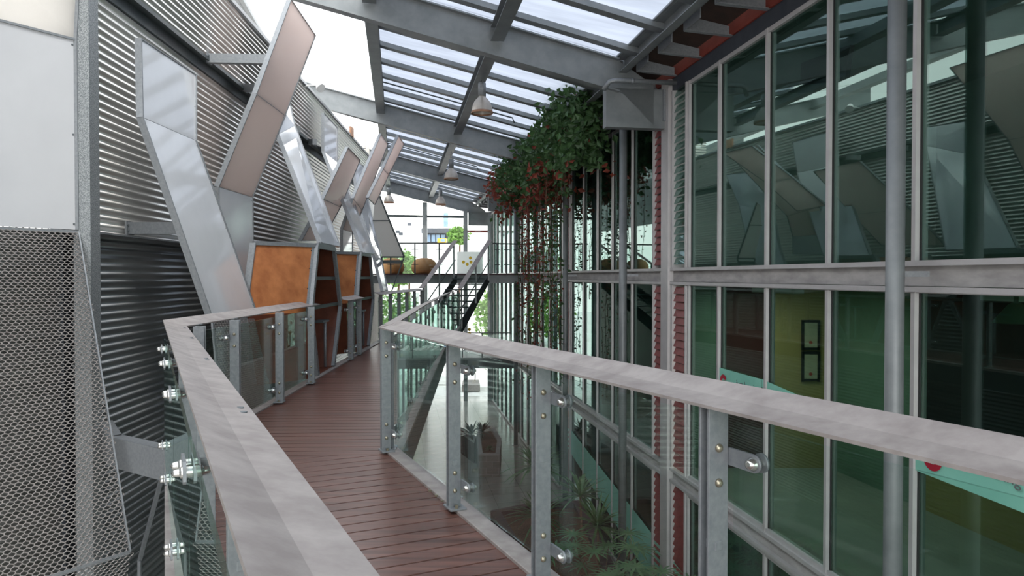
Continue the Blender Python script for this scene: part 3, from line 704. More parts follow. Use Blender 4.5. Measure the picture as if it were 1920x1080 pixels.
# wall brackets
for i, (a, c, w, lab) in enumerate((((392, 110, 3.78), (500, 112, 3.0), .13, 'long grey bracket arm holding the large taupe ribbon'), ((243, 428, 3.82), (338, 428, 3.2), .13, 'long grey bracket arm holding the nearest white ribbon'),
        ((460, 165, 3.78), (482, 165, 3.4), .12, 'short bolted bracket on the wall ledge behind the large taupe ribbon'), ((550, 242, 3.78), (559, 242, 3.5), .12, 'small bracket on the ledge right of the large ribbon'),
        ((580, 266, 3.78), (590, 266, 3.5), .12, 'second small bracket on the ledge right of the large ribbon'), ((600, 280, 3.78), (610, 280, 3.5), .12, 'third small bracket, at the narrow white ribbon'))):
    P = LP(*a); Q = LP(*c); b = MB(); b.beam(P, Q, .09, w); o = b.build('bracket_arm', galv); tag(o, lab, 'bracket')
    b = MB(); b.beam(P+V((.0, 0, w/2+.01)), P+V((0, 0, -w/2-.01)), .16, .02, up=(1, 0, 0)); pl_ = b.build('fixing_plate', galv, o)
    for s in (-.03, .03): b = MB(); e = P+V((.012, -.05, s)); b.tube([e, e+V((.012, -.008, 0))], .012, 8); b.build('bolt', galvd, pl_)
# near-left column and panels
b = MB(); a = LP(164, 518, 3.72)
col = thing('wall_column', 'spangled galvanised column between the near white panel and the corrugated sheet', 'column', (a.x, a.y, GZ))
b.beam((a.x, a.y, GZ), (a.x, a.y, CZ+4.0), .16, .16, up=(0, 1, 0)); b.build('shaft', galvs, col)
P = V((YP(147, 432, 6.85).x, 6.85, 0)); dr = V((-.563, -.826, 0)); nn = V((.826, -.563, 0))
t = thing('wall_panel', 'large plain white panel at the left edge, above the expanded mesh', 'wall panel', P+V((0, 0, ZM)))
zt = YP(147, 75, 6.85).z; zb = YP(147, 431, 6.85).z
b = MB(); b.prism([P+V((0, 0, zb)), P+dr*2.6+V((0, 0, zb)), P+dr*2.6+V((0, 0, zt)), P+V((0, 0, zt))], -nn*.03); b.build('panel', flat, t)
b = MB(); Q = P+V((0, 0, zt)); top = V((.12, .0, 1.9))+nn*.0
b.prism([Q, Q+dr*2.6, Q+dr*2.6+V((.35, 0, 1.7)), Q+V((.10, 0, 1.7))], -nn*.03); b.build('tilted_top_panel', fscreen, t)
b = MB()
b.beam(P+V((0, 0, zb)), P+V((0, 0, zt)), .03, .05); b.beam(Q, Q+V((.10, 0, 1.7)), .03, .05); b.beam(Q, Q+dr*2.6, .03, .02)
b.build('edge_frame', galv, t)
b = MB()
for f in (.03, .5, .97):
    e = P+dr*.04+V((0, 0, zb+(zt-zb)*f)); b.tube([e, e+nn*.006], .009, 8)
b.build('rivets', galvd, t)
# expanded mesh
def hexmesh(name, A, B, Cc, D, size, parent, wire=.0045):
    # A-B top edge, D-C bottom edge (right side A->D)
    A, B, Cc, D = map(V, (A, B, Cc, D)); b = bmesh.new()
    w = size; h = size*.62
    U = ((B-A).length+(Cc-D).length)/2; Hh = ((D-A).length+(Cc-B).length)/2
    W0 = max((B-A).length, (Cc-D).length)
    nrm = (B-A).cross(D-A).normalized()
    e1 = (B-A).normalized(); e2 = nrm.cross(e1).normalized()
    if e2.dot(D-A) < 0: e2 = -e2
    poly = [((p-A).dot(e1), (p-A).dot(e2)) for p in (A, B, Cc, D)]; Pc = ccw(poly)
    def inside(x, y): return all((Pc[(i+1) % 4][0]-Pc[i][0])*(y-Pc[i][1])-(Pc[(i+1) % 4][1]-Pc[i][1])*(x-Pc[i][0]) >= -1e-6 for i in range(4))
    xs = [p[0] for p in poly]; ys = [p[1] for p in poly]; cache = {}
    def vert(x, y):
        k = (round(x, 4), round(y, 4))
        if k not in cache: cache[k] = b.verts.new(A+e1*x+e2*y)
        return cache[k]
    j = 0; y = min(ys)
    while y < max(ys):
        x = min(xs)+(w/2 if j % 2 else 0)
        while x < max(xs):
            if inside(x, y):
                pts = [(x-w*.5, y-h*.22), (x, y-h*.5-h*.11), (x+w*.5, y-h*.22), (x+w*.5, y+h*.22), (x, y+h*.61), (x-w*.5, y+h*.22)]
                try: b.faces.new([vert(*p) for p in pts])
                except Exception: pass
            x += w
        y += h*.83; j += 1
    bmesh.ops.remove_doubles(b, verts=b.verts, dist=size*.14)
    me = bpy.data.meshes.new(name); b.to_mesh(me); b.free(); me.materials.append(meshm)
    o = bpy.data.objects.new(name, me); C.objects.link(o); o.parent = parent; o.location = -parent.location
    md = o.modifiers.new('w', 'WIREFRAME'); md.thickness = wire*2; md.use_even_offset = False
    return o
A_ = P+V((0, 0, zb-.02)); B_ = A_+dr*2.4; D_ = YP(244, 1035, 6.0); Cq = D_+dr*2.6
t = thing('mesh_screen', 'expanded metal mesh screen below the near white panel, hexagonal openings', 'screen', D_)
hexmesh('mesh', A_, B_, Cq, D_, .052, t, .0055)
b = MB(); b.beam(A_, D_, .012, .03); b.beam(A_, B_, .012, .03); b.beam(D_, Cq, .012, .03); b.build('edge_frame', galv, t)
E_ = V((LX(6.9, 3.6), 6.5, GZ+.3))
t2 = thing('mesh_screen', 'darker lower expanded mesh facet folding back under the near mesh screen', 'screen', E_)
hexmesh('mesh', D_+V((0, 0, -.02)), Cq+V((0, 0, -.02)), E_+dr*2.6, E_, .052, t2, .005)
# mesh facet seen through the glass below the white ribbon
a = LP(398, 600, 2.85); c = LP(482, 600, 2.85); d = LP(520, 800, 2.75); e = LP(425, 900, 2.75)
t = thing('mesh_screen', 'expanded mesh facet below the nearest white ribbon, seen through the balustrade glass', 'screen', d)
hexmesh('mesh', c, a, e, d, .05, t, .004)
b = MB(); b.beam(c, d, .02, .04); b.beam(a, e, .02, .04); b.build('edge_frame', galv, t)
# ---- orange booths
def booth(label, yt0, yt1, ym0, ym1, yb0, yb1):
    O = lambda Y, z: V((LD(Y)-.10, Y, z))
    zt_, zm_ = CZ+.44, CZ-.50
    hx = [O(yt0, zt_), O(yt1, zt_), O(ym1, zm_), O(yb1, 0.02), O(yb0, 0.02), O(ym0, zm_)]
    v = V((-.62, -.80, 0)); v2 = V((-.80, -.12, 0))
    t = thing('booth', label, 'booth', O(yb0, 0))
    bk = [hx[0]+v, hx[1]+v2, hx[2]+v2, hx[3]+v2, hx[4]+v, hx[5]+v]
    def quad(i, j, name, m, th=.03):
        b = MB(); b.prism([hx[i], hx[j], bk[j], bk[i]], (-.0, .0, 0) if False else ((hx[j]-hx[i]).cross(bk[i]-hx[i]).normalized()*th)); return b.build(name, m, t)
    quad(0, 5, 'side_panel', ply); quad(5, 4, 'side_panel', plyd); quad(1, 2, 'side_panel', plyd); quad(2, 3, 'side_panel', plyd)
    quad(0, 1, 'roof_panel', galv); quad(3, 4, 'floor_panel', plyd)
    b = MB(); b.prism(bk, (-.03, 0, 0)); b.build('back_panel', plyd, t)  # shadow on the back wall comes from the dark plywood colour
    b = MB()
    for i in range(6):
        p, q = hx[i], hx[(i+1) % 6]
        if i == 3: continue
        b.beam(p+V((.01, 0, 0)), q+V((.01, 0, 0)), .08, .05, up=(1, 0, 0))
    for i, j in ((0, 5), (5, 4)):
        b.beam(bk[i]+V((0, -.02, 0)), bk[j]+V((0, -.02, 0)), .08, .03, up=(0, 1, 0)); b.beam(hx[i]+V((-.05, -.05, 0)), hx[j]+V((-.05, -.05, 0)), .10, .02, up=(.7, -1, 0))
    b.beam(bk[0]+V((0, -.01, 0)), hx[0]+V((0, -.01, 0)), .05, .05); b.build('frame', galv, t)
    b = MB()
    for z in (CZ-.03, zm_+.05):
        f = (zt_-z)/(zt_-zm_); p = hx[0].lerp(hx[5], f); q = hx[1].lerp(hx[2], f)
        b.beam(p+V((-.03, 0, 0)), q+V((-.03, 0, 0)), .04, .05)
    b.build('cross_bar', steeld, t)
    pt = hx[4].lerp(hx[3], .72)+V((-.10, 0, .0))
    tt = thing('side_table', 'small table on a single steel pole inside the '+('nearer' if yt0 < 12 else 'farther')+' orange booth', 'table', pt)
    b = MB(); b.beam(pt+V((0, -.22, .74)), pt+V((0, .14, .74)), .16, .03); b.build('table_top', galvd, tt)
    b = MB(); b.tube([pt+V((.05, 0, .03)), pt+V((.05, 0, .73))], .022, 12); b.build('pole', galv, tt)
    b = MB()
    for i, j in ((0, 5), (5, 4), (1, 2), (2, 3)):
        for f in (.08, .35, .65, .92):
            e = hx[i].lerp(hx[j], f)+V((.036, 0, 0)); b.tube([e, e+V((.006, 0, 0))], .009, 6)
            if i in (0, 5) and j in (5, 4): e = hx[i].lerp(hx[j], f)+V((-.05, -.065, 0)); b.tube([e, e+V((.003, -.006, 0))], .010, 6)
    b.build('rivets', blackm, t)
    return t
booth('nearer orange plywood booth with a galvanised frame, opening onto the bridge', 10.37, 11.49, 9.98, 11.97, 10.35, 11.4)
booth('farther orange plywood booth with a galvanised frame', 13.9, 15.0, 13.5, 15.4, 13.9, 14.75)
# ---- far side bits over the wall
b = MB(); n = 60
for k in range(16):
    z = CZ+4.0+k*.11; b.beam((-6.6, 26.0, z), (-5.2, 26.0, z), .03, .075, up=(0, .5, 1))
b.beam((-5.2, 26, CZ+3.9), (-5.2, 26, CZ+5.8), .1, .14, up=(0, 1, 0))
tag(b.build('louvre_wall', fscreen), 'pale ribbed gable seen over the far end of the wall top', 'wall')
b = MB(); c = LP(655, 254, 3.78); b.prism([c, c+V((0, .35, 0)), c+V((0, .35, .28)), c+V((0, 0, .28))], (.06, 0, 0))
tag(b.build('junction_box', rust), 'small brown box on the wall top near the far ribbons', 'box')
c = LP(578, 160, 3.7)
t = thing('floodlight', 'small white floodlight on a bracket at the wall top', 'light', c)
b = MB(); b.tube([c+V((-.15, 0, -.05)), c, c+V((.18, 0, .0))], .015, 8); b.build('arm', extw, t)
b = MB(); b.tube([c+V((.18, 0, .04)), c+V((.22, 0, .02)), c+V((.27, -.03, -.05)), c+V((.30, -.05, -.08))], [.04, .07, .10, .105], 16); b.build('lamp_head', extw, t)
# ================================================================ LAMPS
def lamp(px, Y, zbot, r, label, s):
    a, _ = ray(px, 300); c = V((a*Y, Y, zbot))
    t = thing('pendant_lamp', label, 'lamp', c); H = r*1.55
    b = MB(); b.lathe([(r, 0), (r*.98, H*.18), (r*.90, H*.42), (r*.74, H*.66), (r*.52, H*.84), (r*.36, H*.92), (r*.34, H), (r*.30, H), (r*.34, H*.88), (r*.50, H*.80), (r*.71, H*.62), (r*.87, H*.40), (r*.95, H*.16), (r*.97, 0)], c, 36); b.build('lamp_shade', domem, t)
    b = MB(); b.lathe([(r*1.03, -.015), (r*1.05, .01), (r*1.0, .03), (r*.95, .01), (r*.96, -.015), (r*1.03, -.015)], c, 36); b.build('rim', rust, t)
    b = MB(); b.lathe([(.001, H), (r*.36, H), (r*.36, H+.26), (r*.30, H+.28), (.001, H+.28)], c, 24); b.build('ballast_housing', galv, t)
    b = MB(); b.lathe([(.001, H*.3), (.05, H*.32), (.06, H*.45), (.04, H*.6), (.03, H*.9)], c, 14); b.build('bulb', extw, t)
    ztop = roofz(s)+.27
    b = MB()
    for dx in (-.03, .03): b.tube([c+V((dx, 0, H+.27)), V((c.x+dx*.3, c.y, max(ztop, zbot+H+.3)))], .005, 6)
    b.build('hanger', galvd, t)
lamp(904, 14.6, CZ+3.30, .215, 'nearest metal dome pendant lamp with a rusty rim', 3.05)
lamp(846, 22.9, CZ+3.08, .225, 'second dome pendant lamp along the lamp purlin', 3.05)
lamp(826, 28.5, CZ+2.83, .21, 'third, smallest-looking dome lamp before the end glazing', 3.05)
lamp(729, 30.0, CZ+3.06, .21, 'far dome lamp on the left, behind the tips of the taupe ribbons', 5.2)
lamp(1325, 6.0, CZ+3.25, .215, 'dome pendant lamp hanging behind the top of the picture', 3.05) if False else None
# ================================================================ END WALL + OUTSIDE
EY = 36.5
for k, (px, y0, y1, w) in enumerate(((797, 380, 486, .22), (873, 396, 486, .20), (918, 405, 520, .2))):
    p = YP(px, 500, EY); b = MB(); b.beam((p.x, EY, GZ), (p.x, EY, YP(px, y0, EY).z), w, .2, up=(0, 1, 0))
    tag(b.build('end_post', steel), ['left', 'middle', 'right-hand'][k]+' grey post of the end glazing', 'post')
b = MB(); a = YP(690, 404, EY); c = YP(875, 407, EY); b.beam(a, c, .1, .12); tag(b.build('transom', steeld), 'dark horizontal transom high across the end glazing', 'beam')
b = MB(); a = YP(875, 434, EY); c = YP(915, 434, EY); b.beam(a, c, .1, .12); tag(b.build('transom', redp), 'short dark red transom at the right of the end glazing', 'beam')
b = MB(); b.beam((-6, EY, UZ-.2), (FX(EY, 4.7), EY, UZ-.2), .2, .3); tag(b.build('transom', steeld), 'dark beam under the end glazing at landing level', 'beam')
WN[0] += 1
b = MB(); a = YP(690, 600, EY); b.prism([(a.x, EY-.15, GZ+.1), (FX(EY, 4.7), EY-.15, GZ+.1), (FX(EY, 4.7), EY-.15, CZ+3.0), (a.x, EY-.15, CZ+4.3)], (0, .01, 0)); struct(b.build('window_%d' % WN[0], eglass))
# outside
def ebox(b, px0, px1, py0, py1, Y, d):
    a = YP(px0, py1, Y); c = YP(px1, py0, Y); b.prism([(a.x, Y, a.z), (c.x, Y, a.z), (c.x, Y, c.z), (a.x, Y, c.z)], (0, d, 0))
t = thing('building', 'white rendered building outside, blank wall with small dark windows', 'building', YP(780, 600, 62))
b = MB(); ebox(b, 640, 792, 408, 640, 62, 8); b.build('wall', extw, t)
for px, py in ((764, 418), (742, 432), (748, 436), (760, 470)):
    b = MB(); ebox(b, px, px+7, py, py+5, 61.9, .2); b.build('window', extd, t)
t = thing('building', 'dark building outside with blue windows under a flat roof', 'building', YP(820, 600, 60))
b = MB(); ebox(b, 793, 842, 429, 458.6, 60, 6); b.build('wall', extd, t)
b = MB(); ebox(b, 790, 845, 428, 437, 59.5, 7); b.build('roof', extd, t)
for px in (800, 809, 818, 827):
    b = MB(); ebox(b, px, px+7, 440, 453, 59.9, .1); b.build('window', extb, t)
TZ = YP(850, 459, 60).z
t = thing('building', 'long white terrace outside under the dark building', 'building', YP(850, 600, 57.5))
b = MB(); a = YP(800, 600, 57.5); b.prism([(a.x, 57.5, GZ-.1), (6, 57.5, GZ-.1), (6, 80, GZ-.1), (a.x, 80, GZ-.1)], (0, 0, TZ-GZ+.1)); b.build('wall', extw, t)
b = MB(); a = YP(845, 459, 61); b.prism([(a.x, 61, TZ), (a.x+1.8, 61, TZ), (a.x+1.8, 61, TZ+.9), (a.x, 61, TZ+.9)], (0, 4, 0)); b.build('annex', extw, t)
t = thing('building', 'pale tower far outside with a blue glass face', 'building', YP(840, 600, 85))
b = MB(); ebox(b, 820, 850, 398, 460, 85, 8); b.build('wall', extw, t)
b = MB(); ebox(b, 832, 840, 399, 425, 84.8, .1); b.build('window', extb, t)
t = thing('truck', 'yellow truck cab outside before the dark building', 'truck', YP(828, 460, 58))
b = MB(); ebox(b, 820, 836, 447, 458.5, 58, 1.4); b.build('cab', yel, t)
b = MB(); ebox(b, 826, 834, 448, 453, 57.95, .1); b.build('windscreen', extb, t)
def leafcloud(b, c, R, n, size, flat=0):
    for i in range(n):
        d = V((random.gauss(0, 1), random.gauss(0, 1), random.gauss(0, 1))).normalized(); r = random.random()**.4
        p = V(c)+V((d.x*R[0]*r, d.y*R[1]*r, d.z*R[2]*r)); leaf(b, p, size*random.uniform(.6, 1.3))
def leaf(b, p, s, down=None):
    d = V((random.gauss(0, 1), random.gauss(0, 1), random.gauss(0, .6)-.6)).normalized() if down is None else down
    x = d.cross(V((random.random(), random.random(), random.random()))).normalized(); n = d.cross(x)*.15
    w = s*.32
    vs = [b.b.verts.new(q) for q in (p, p+d*s*.45+x*w+n*s, p+d*s, p+d*s*.45-x*w+n*s)]
    b.b.faces.new(vs)
for (px, py, Y, R, lab) in ((860, 440, 56, (.8, .7, .7), 'pale green tree outside right of the dark building'), (745, 500, 46, (1.2, 1, 1.2), 'green shrub outside behind the left wicker pouf'),
                       (765, 500, 47, (.6, .6, .8), 'small green shrub outside between the two wicker poufs'), (745, 590, 44, (1.6, 1, 1.6), 'green bush outside below the landing'),
                       (925, 590, 44, (1.2, 1, 1.8), 'light green bush outside behind the stair foot'), (1005, 570, 46, (1.6, 1, 2.4), 'sunlit tree outside seen past the trailing vine'), (1090, 455, 60, (4, 2, 3), 'sunlit tree outside seen through the upper corner glazing')):
    c = YP(px, py, Y); t = thing('tree', lab, 'tree', (c.x, Y, GZ))
    b = MB(); leafcloud(b, c, R, 900, .32); b.build('foliage', leafy, t)
    b = MB(); b.tube([(c.x, Y, GZ), (c.x+.1, Y, c.z)], [.12, .06], 8); b.build('trunk', stem, t)
# car outside
c = V((1.2, 44, GZ)); t = thing('car', 'white car parked outside beyond the ground floor glazing', 'car', c)
b = MB(); b.prism([c+V(p) for p in ((-2.1, 0, .35), (2.1, 0, .35), (2.2, 0, .8), (1.5, 0, .95), (.9, 0, 1.42), (-1.0, 0, 1.42), (-1.6, 0, .95), (-2.15, 0, .85))], (0, 1.7, 0)); b.build('body', extw, t, .06)
b = MB(); b.prism([c+V(p)+V((0, -.01, 0)) for p in ((-1.4, 0, .97), (1.3, 0, .97), (.85, 0, 1.36), (-.95, 0, 1.36))], (0, .02, 0)); b.build('side_window', extd, t)
for x in (-1.35, 1.35):
    b = MB(); b.tube([c+V((x, -.03, .33)), c+V((x, .2, .33))], .33, 24); b.build('wheel', rubber, t)
# ================================================================ PLANTERS AND PLANTS
PZ = GZ+.73
def planter(label, pts, z, wallm, capm, th=.18):
    c = sum((V((*p, 0)) for p in pts), V((0, 0, 0)))/len(pts)
    t = thing('planter', label, 'planter', (c.x, c.y, GZ))
    n = len(pts); inn = [((p[0]-c.x)*1, (p[1]-c.y)*1) for p in pts]
    P = ccw([tuple(p) for p in pts]); I = []
    for i in range(n):
        a, p, q = V(P[i-1]), V(P[i]), V(P[(i+1) % n]); d1 = (p-a).normalized(); d2 = (q-p).normalized()
        n1 = V((-d1.y, d1.x)); n2 = V((-d2.y, d2.x)); m = (n1+n2).normalized(); I.append(p+m*th/max(.4, m.dot(n1)))
    b = MB()
    for i in range(n): j = (i+1) % n; b.prism([(*P[i], GZ), (*P[j], GZ), (*I[j], GZ), (*I[i], GZ)], (0, 0, z-.04-GZ))
    b.build('wall', wallm, t)
    b = MB()
    for i in range(n): j = (i+1) % n; b.prism([(*P[i], z-.04), (*P[j], z-.04), (*I[j], z-.04), (*I[i], z-.04)], (0, 0, .04))
    b.build('coping', capm, t)
    b = MB(); b.prism([(*p, GZ) for p in I], (0, 0, z-.12-GZ)); b.build('soil', soil, t)
    return t
pp = [ZP(x, y, PZ) for x, y in ((897, 851), (937, 851), (940, 823), (926, 798), (899, 795), (893, 818))]
planter('grey blockwork planter with pale coping on the tiled floor, seen through the glass', [(p.x, p.y) for p in pp], PZ, blockw, cap, .14)
pp = [ZP(x, y, PZ) for x, y in ((889, 829), (893, 818), (862, 800), (856, 806))]
planter('dark maroon side planter joining the blockwork planter on the left', [(p.x, p.y) for p in pp], PZ, maroon, cap, .1)
pp = [ZP(x, y, PZ) for x, y in ((920, 957), (1003, 941), (1090, 938), (1250, 1250), (1100, 1250), (968, 1040))]
planter('large maroon walled planter bed under the bridge, filled with bark', [(p.x, p.y) for p in pp], PZ, maroon, maroon, .22)
def blade(b, p, d, L, w, droop, n=5):
    d = V(d).normalized(); x = d.cross(V((0, 0, 1))).normalized(); prev = None; q = V(p)
    for i in range(n+1):
        f = i/n; ww = w*(math.sin(math.pi*min(1, .12+f*.9))**.7) if f < 1 else .002
        a = b.b.verts.new(q-x*ww/2); c = b.b.verts.new(q+x*ww/2)
        if prev: b.b.faces.new([prev[0], prev[1], c, a])
        prev = (a, c); q = q+(d+V((0, 0, -droop*f)))*L/n
def rosette(name, label, c, stemh, nb, L, w, m, droop=.9, heads=1, spread=0, cat='plant', base=PZ-.12):
    t = thing(name, label, cat, (c[0], c[1], base))
    s_ = MB(); b = MB()
    for h in range(heads):
        top = V((c[0]+random.uniform(-spread, spread), c[1]+random.uniform(-spread, spread), base+stemh*random.uniform(.75, 1.1)))
        s_.tube([V((c[0], c[1], base)), V((c[0], c[1], base)).lerp(top, .5)+V((.03, 0, 0)), top], [.03, .025, .02], 8)
        for k in range(nb):
            a = random.uniform(0, 2*math.pi); e = random.uniform(-.1, 1.3)
            blade(b, top, (math.cos(a)*math.cos(e), math.sin(a)*math.cos(e), math.sin(e)), L*random.uniform(.7, 1.1), w, droop*random.uniform(.5, 1.2))
    s_.build('stem', stem, t); b.build('leaves', m, t)
def fan_palm(label, c, stemh, nf, R, m, base):
    t = thing('fan_palm', label, 'plant', (c[0], c[1], base))
    s_ = MB(); b = MB()
    for k in range(nf):
        a = random.uniform(0, 2*math.pi); e = random.uniform(.25, 1.2); L = stemh*random.uniform(.7, 1.1)
        tip = V((c[0]+math.cos(a)*math.cos(e)*L, c[1]+math.sin(a)*math.cos(e)*L, base+math.sin(e)*L)); mid = V((c[0], c[1], base)).lerp(tip, .5)+V((0, 0, .08))
        s_.tube([V((c[0], c[1], base)), mid, tip], .009, 6)
        for j in range(13):
            g = 2*math.pi*j/13; blade(b, tip, (math.cos(g), math.sin(g), .15), R*random.uniform(.8, 1.1), .045, .55, 4)
    s_.build('stem', stem, t); b.build('fronds', m, t)
for px, py, lab in ((884, 803, 'dark bromeliad with broad pointed leaves, left one on the blockwork planter'), (905, 800, 'dark bromeliad with broad pointed leaves, right one on the blockwork planter')):
    c = ZP(px, py+14, PZ); rosette('bromeliad', lab, (c.x, c.y), .18, 26, .62, .09, leafd, .5)
c = ZP(918, 838, PZ); rosette('groundcover_plant', 'low dark green plant at the front of the blockwork planter', (c.x, c.y), .06, 24, .25, .05, leafg, .8)
for px, py, Y, L, lab in ((1002, 868, 16.0, .95, 'spiky green dracaena head at the top of its stem behind the third balustrade post'), (1010, 958, 15.0, .9, 'spiky dark green dracaena low beside the third balustrade post'),
                      (1088, 905, 14.0, .8, 'spiky light green dracaena in front of the glass facade'), (1120, 965, 13.2, .8, 'drooping dark dracaena right of the third balustrade post')):
    c = YP(px, py, Y); h = max(.3, c.z-(PZ-.12)); rosette('dracaena', lab, (c.x, c.y), h, 60, L, .045, palmg if 'light' in lab or 'top' in lab else leafg, 1.0, heads=1)
for px, py, Y, lab in ((1075, 1045, 11.6, 'fan-leaved green palm at the bottom of the picture, left one of the bed'), (1150, 1050, 11.4, 'fan-leaved green palm in the middle of the bed'), (1205, 1070, 11.0, 'fan-leaved green palm nearest the glass facade'), (1130, 1010, 12.4, 'fan-leaved palm behind the others in the bed')):
    c = YP(px, py, Y); fan_palm(lab, (c.x, c.y), c.z-(PZ-.12)+.1, 11, .42, palmg, PZ-.12)
# potted plant far ground floor
c = ZP(890, 725, GZ); rosette('potted_plant', 'green leafy plant in the distance on the ground floor by the facade', (c.x, c.y), 1.2, 40, 1.3, .1, leafg, .9, base=GZ)
pp = [ZP(x, y, GZ+.35) for x, y in ((866, 722), (900, 722), (898, 712), (868, 712))]
b = MB(); b.prism([(p.x, p.y, GZ) for p in pp], (0, 0, .35)); tag(b.build('planter', stone), 'low stone kerb planter far off on the ground floor', 'planter')
pp = [ZP(x, y, GZ+.5) for x, y in ((815, 705), (838, 705), (838, 690), (818, 690))]
b = MB(); b.prism([(p.x, p.y, GZ) for p in pp], (0, 0, .5)); tag(b.build('bench', extw), 'white block seat far off on the ground floor', 'bench')
# ---- vine along the gutter
vt = thing('hanging_vine', 'climbing vine draped over the eaves gutter with long red and green trailing strands', 'plant', (FX(18, 4.0), 18, CZ+3.8))
g = MB(); r = MB(); s_ = MB()
for i in range(11000):
    f = random.random(); Y = 14.6+f*11.5
    thick = .55+.35*math.sin(f*9)+.2*math.sin(f*23); K = 3.86+random.gauss(0, .27)
    hang = (1.55+.35*math.sin(f*17+.6)) if f < .8 else 1.0+.3*math.sin(f*40)
    z = CZ+4.15+.22*math.sin(f*13)-random.random()**1.1*hang
    edge = abs(K-3.86); z -= edge*.7
    if f < .12: z += .3*(1-f/.12)*random.random()
    p = V((FX(Y, K), Y, z))
    low = (CZ+3.9-z)/max(.3, hang)
    red = random.random() < (.75 if f > .85 else .0)+(.65 if low > .85 else .015)
    leaf(r if red else g, p, random.uniform(.12, .22))
strands = []
for i in range(34):
    px = random.uniform(975, 1050) if i > 5 else random.uniform(950, 1075)
    a, _ = ray(px, 400); K = random.uniform(3.6, 4.2); Y = K/(a-A0)
    z0 = CZ+3.2; z1 = CZ+(2.0 if i < 6 else random.choice((.4, -.6, -1.6, -2.4, -2.6, -3.4)))
    n = int((z0-z1)/.12); pts = []; x, y = a*Y, Y
    for k in range(n+1):
        x += random.gauss(0, .012); y += random.gauss(0, .01); pts.append(V((x, y, z0+(z1-z0)*k/n)))
    s_.tube(pts, .007, 5)
    redst = random.random() < .55
    for p in pts:
        for _ in range(2 if redst else 3):
            if random.random() < (.75 if p.z > CZ-1 else .55):
                leaf(r if (redst and random.random() < .85) else g, p+V((random.gauss(0, .05), random.gauss(0, .05), 0)), random.uniform(.06, .12) if redst else random.uniform(.09, .16))
g.build('green_leaves', leafg, vt); r.build('red_leaves', leafr, vt); s_.build('stems', stem, vt)
# ================================================================ THINGS BEHIND THE FACADE GLASS
def fquad(pts, K, m, name, parent=None, th=.01):
    P = [FP(x, y, K) for x, y in pts]; b = MB(); b.prism(P, NF*th); return b.build(name, m, parent)
for pts, lab, pole in (([(1308, 218), (1338, 232), (1334, 302), (1307, 284)], 'slim black television hung on a pole behind the upper glass, left one', (1322, 168)),
                 ([(1502, 118), (1594, 84), (1584, 150), (1500, 160)], 'black television hung on a pole behind the upper glass, near the tall pane', (1532, 20))):
    P = [FP(x, y, 5.7) for x, y in pts]; t = thing('television', lab, 'television', P[0])
    b = MB(); b.prism(P, NF*.06); b.build('screen', blackm, t)
    c = (P[0]+P[1]+P[2]+P[3])/4; b = MB(); b.tube([c+NF*.1, V((c.x, c.y, HU1+.1))+NF*.1], .025, 10); b.build('pole', blackm, t)
for py, lab in ((628, 'upper framed certificate on the yellow inner wall'), (687, 'lower framed certificate on the yellow inner wall')):
    c = YP(1520, py, 12.56); d = V((1, 0, 0)); up = V((0, 0, 1)); w, h = .14, .24; NN = V((0, 1, 0))
    t = thing('picture_frame', lab, 'picture', c)
    b = MB()
    for s in (-1, 1): b.beam(c+d*s*w-up*(h+.03), c+d*s*w+up*(h+.02), .045, .03, up=(0, 1, 0)); b.beam(c-d*w+up*s*h, c+d*w+up*s*h, .045, .03, up=(0, 1, 0))
    b.build('frame', blackm, t)
    b = MB(); q = [c-d*w-up*h, c+d*w-up*h, c+d*w+up*h, c-d*w+up*h]; b.prism(q, NN*.01); b.build('certificate', paper, t)
    b = MB(); e = c-up*h*.55-NN*.004; b.tube([e, e-NN*.003], .03, 16); b.build('seal', seal, t)
c = FP(1905, 590, 5.9); t = thing('pendant_lamp', 'pale cone pendant lamp inside the right-hand lower room', 'lamp', c)
b = MB(); b.lathe([(.2, -.08), (.06, .1), (.02, .12), (.02, .3)], c, 20); b.build('lamp_shade', intg, t)
for (k, y, z, sx, pw, nm) in ((5.9, 11.2, CZ-.32, 1.2, 24, 'far'), (6.4, 7.2, CZ-.32, 1.2, 18, 'near')):  # added fill lights, brighten rooms that daylight leaves too dark
    c = V((FX(y, k), y, z+.10)); t = thing('fill_light', 'slim added fill light inside the middle storey room, %s one' % nm, 'light', c)
    b = MB(); b.beam(c-UF*sx/2, c+UF*sx/2, .2, .08); b.build('fill_housing', extw, t)
    la = bpy.data.lights.new('lamp', 'AREA'); la.shape = 'RECTANGLE'; la.size = sx; la.size_y = .18; la.energy = pw; la.color = (1, .93, .75)
    lo = bpy.data.objects.new('fill_lamp', la); C.objects.link(lo); lo.location = c-V((0, 0, .06)); lo.rotation_euler = (0, 0, math.pi/2+.158)
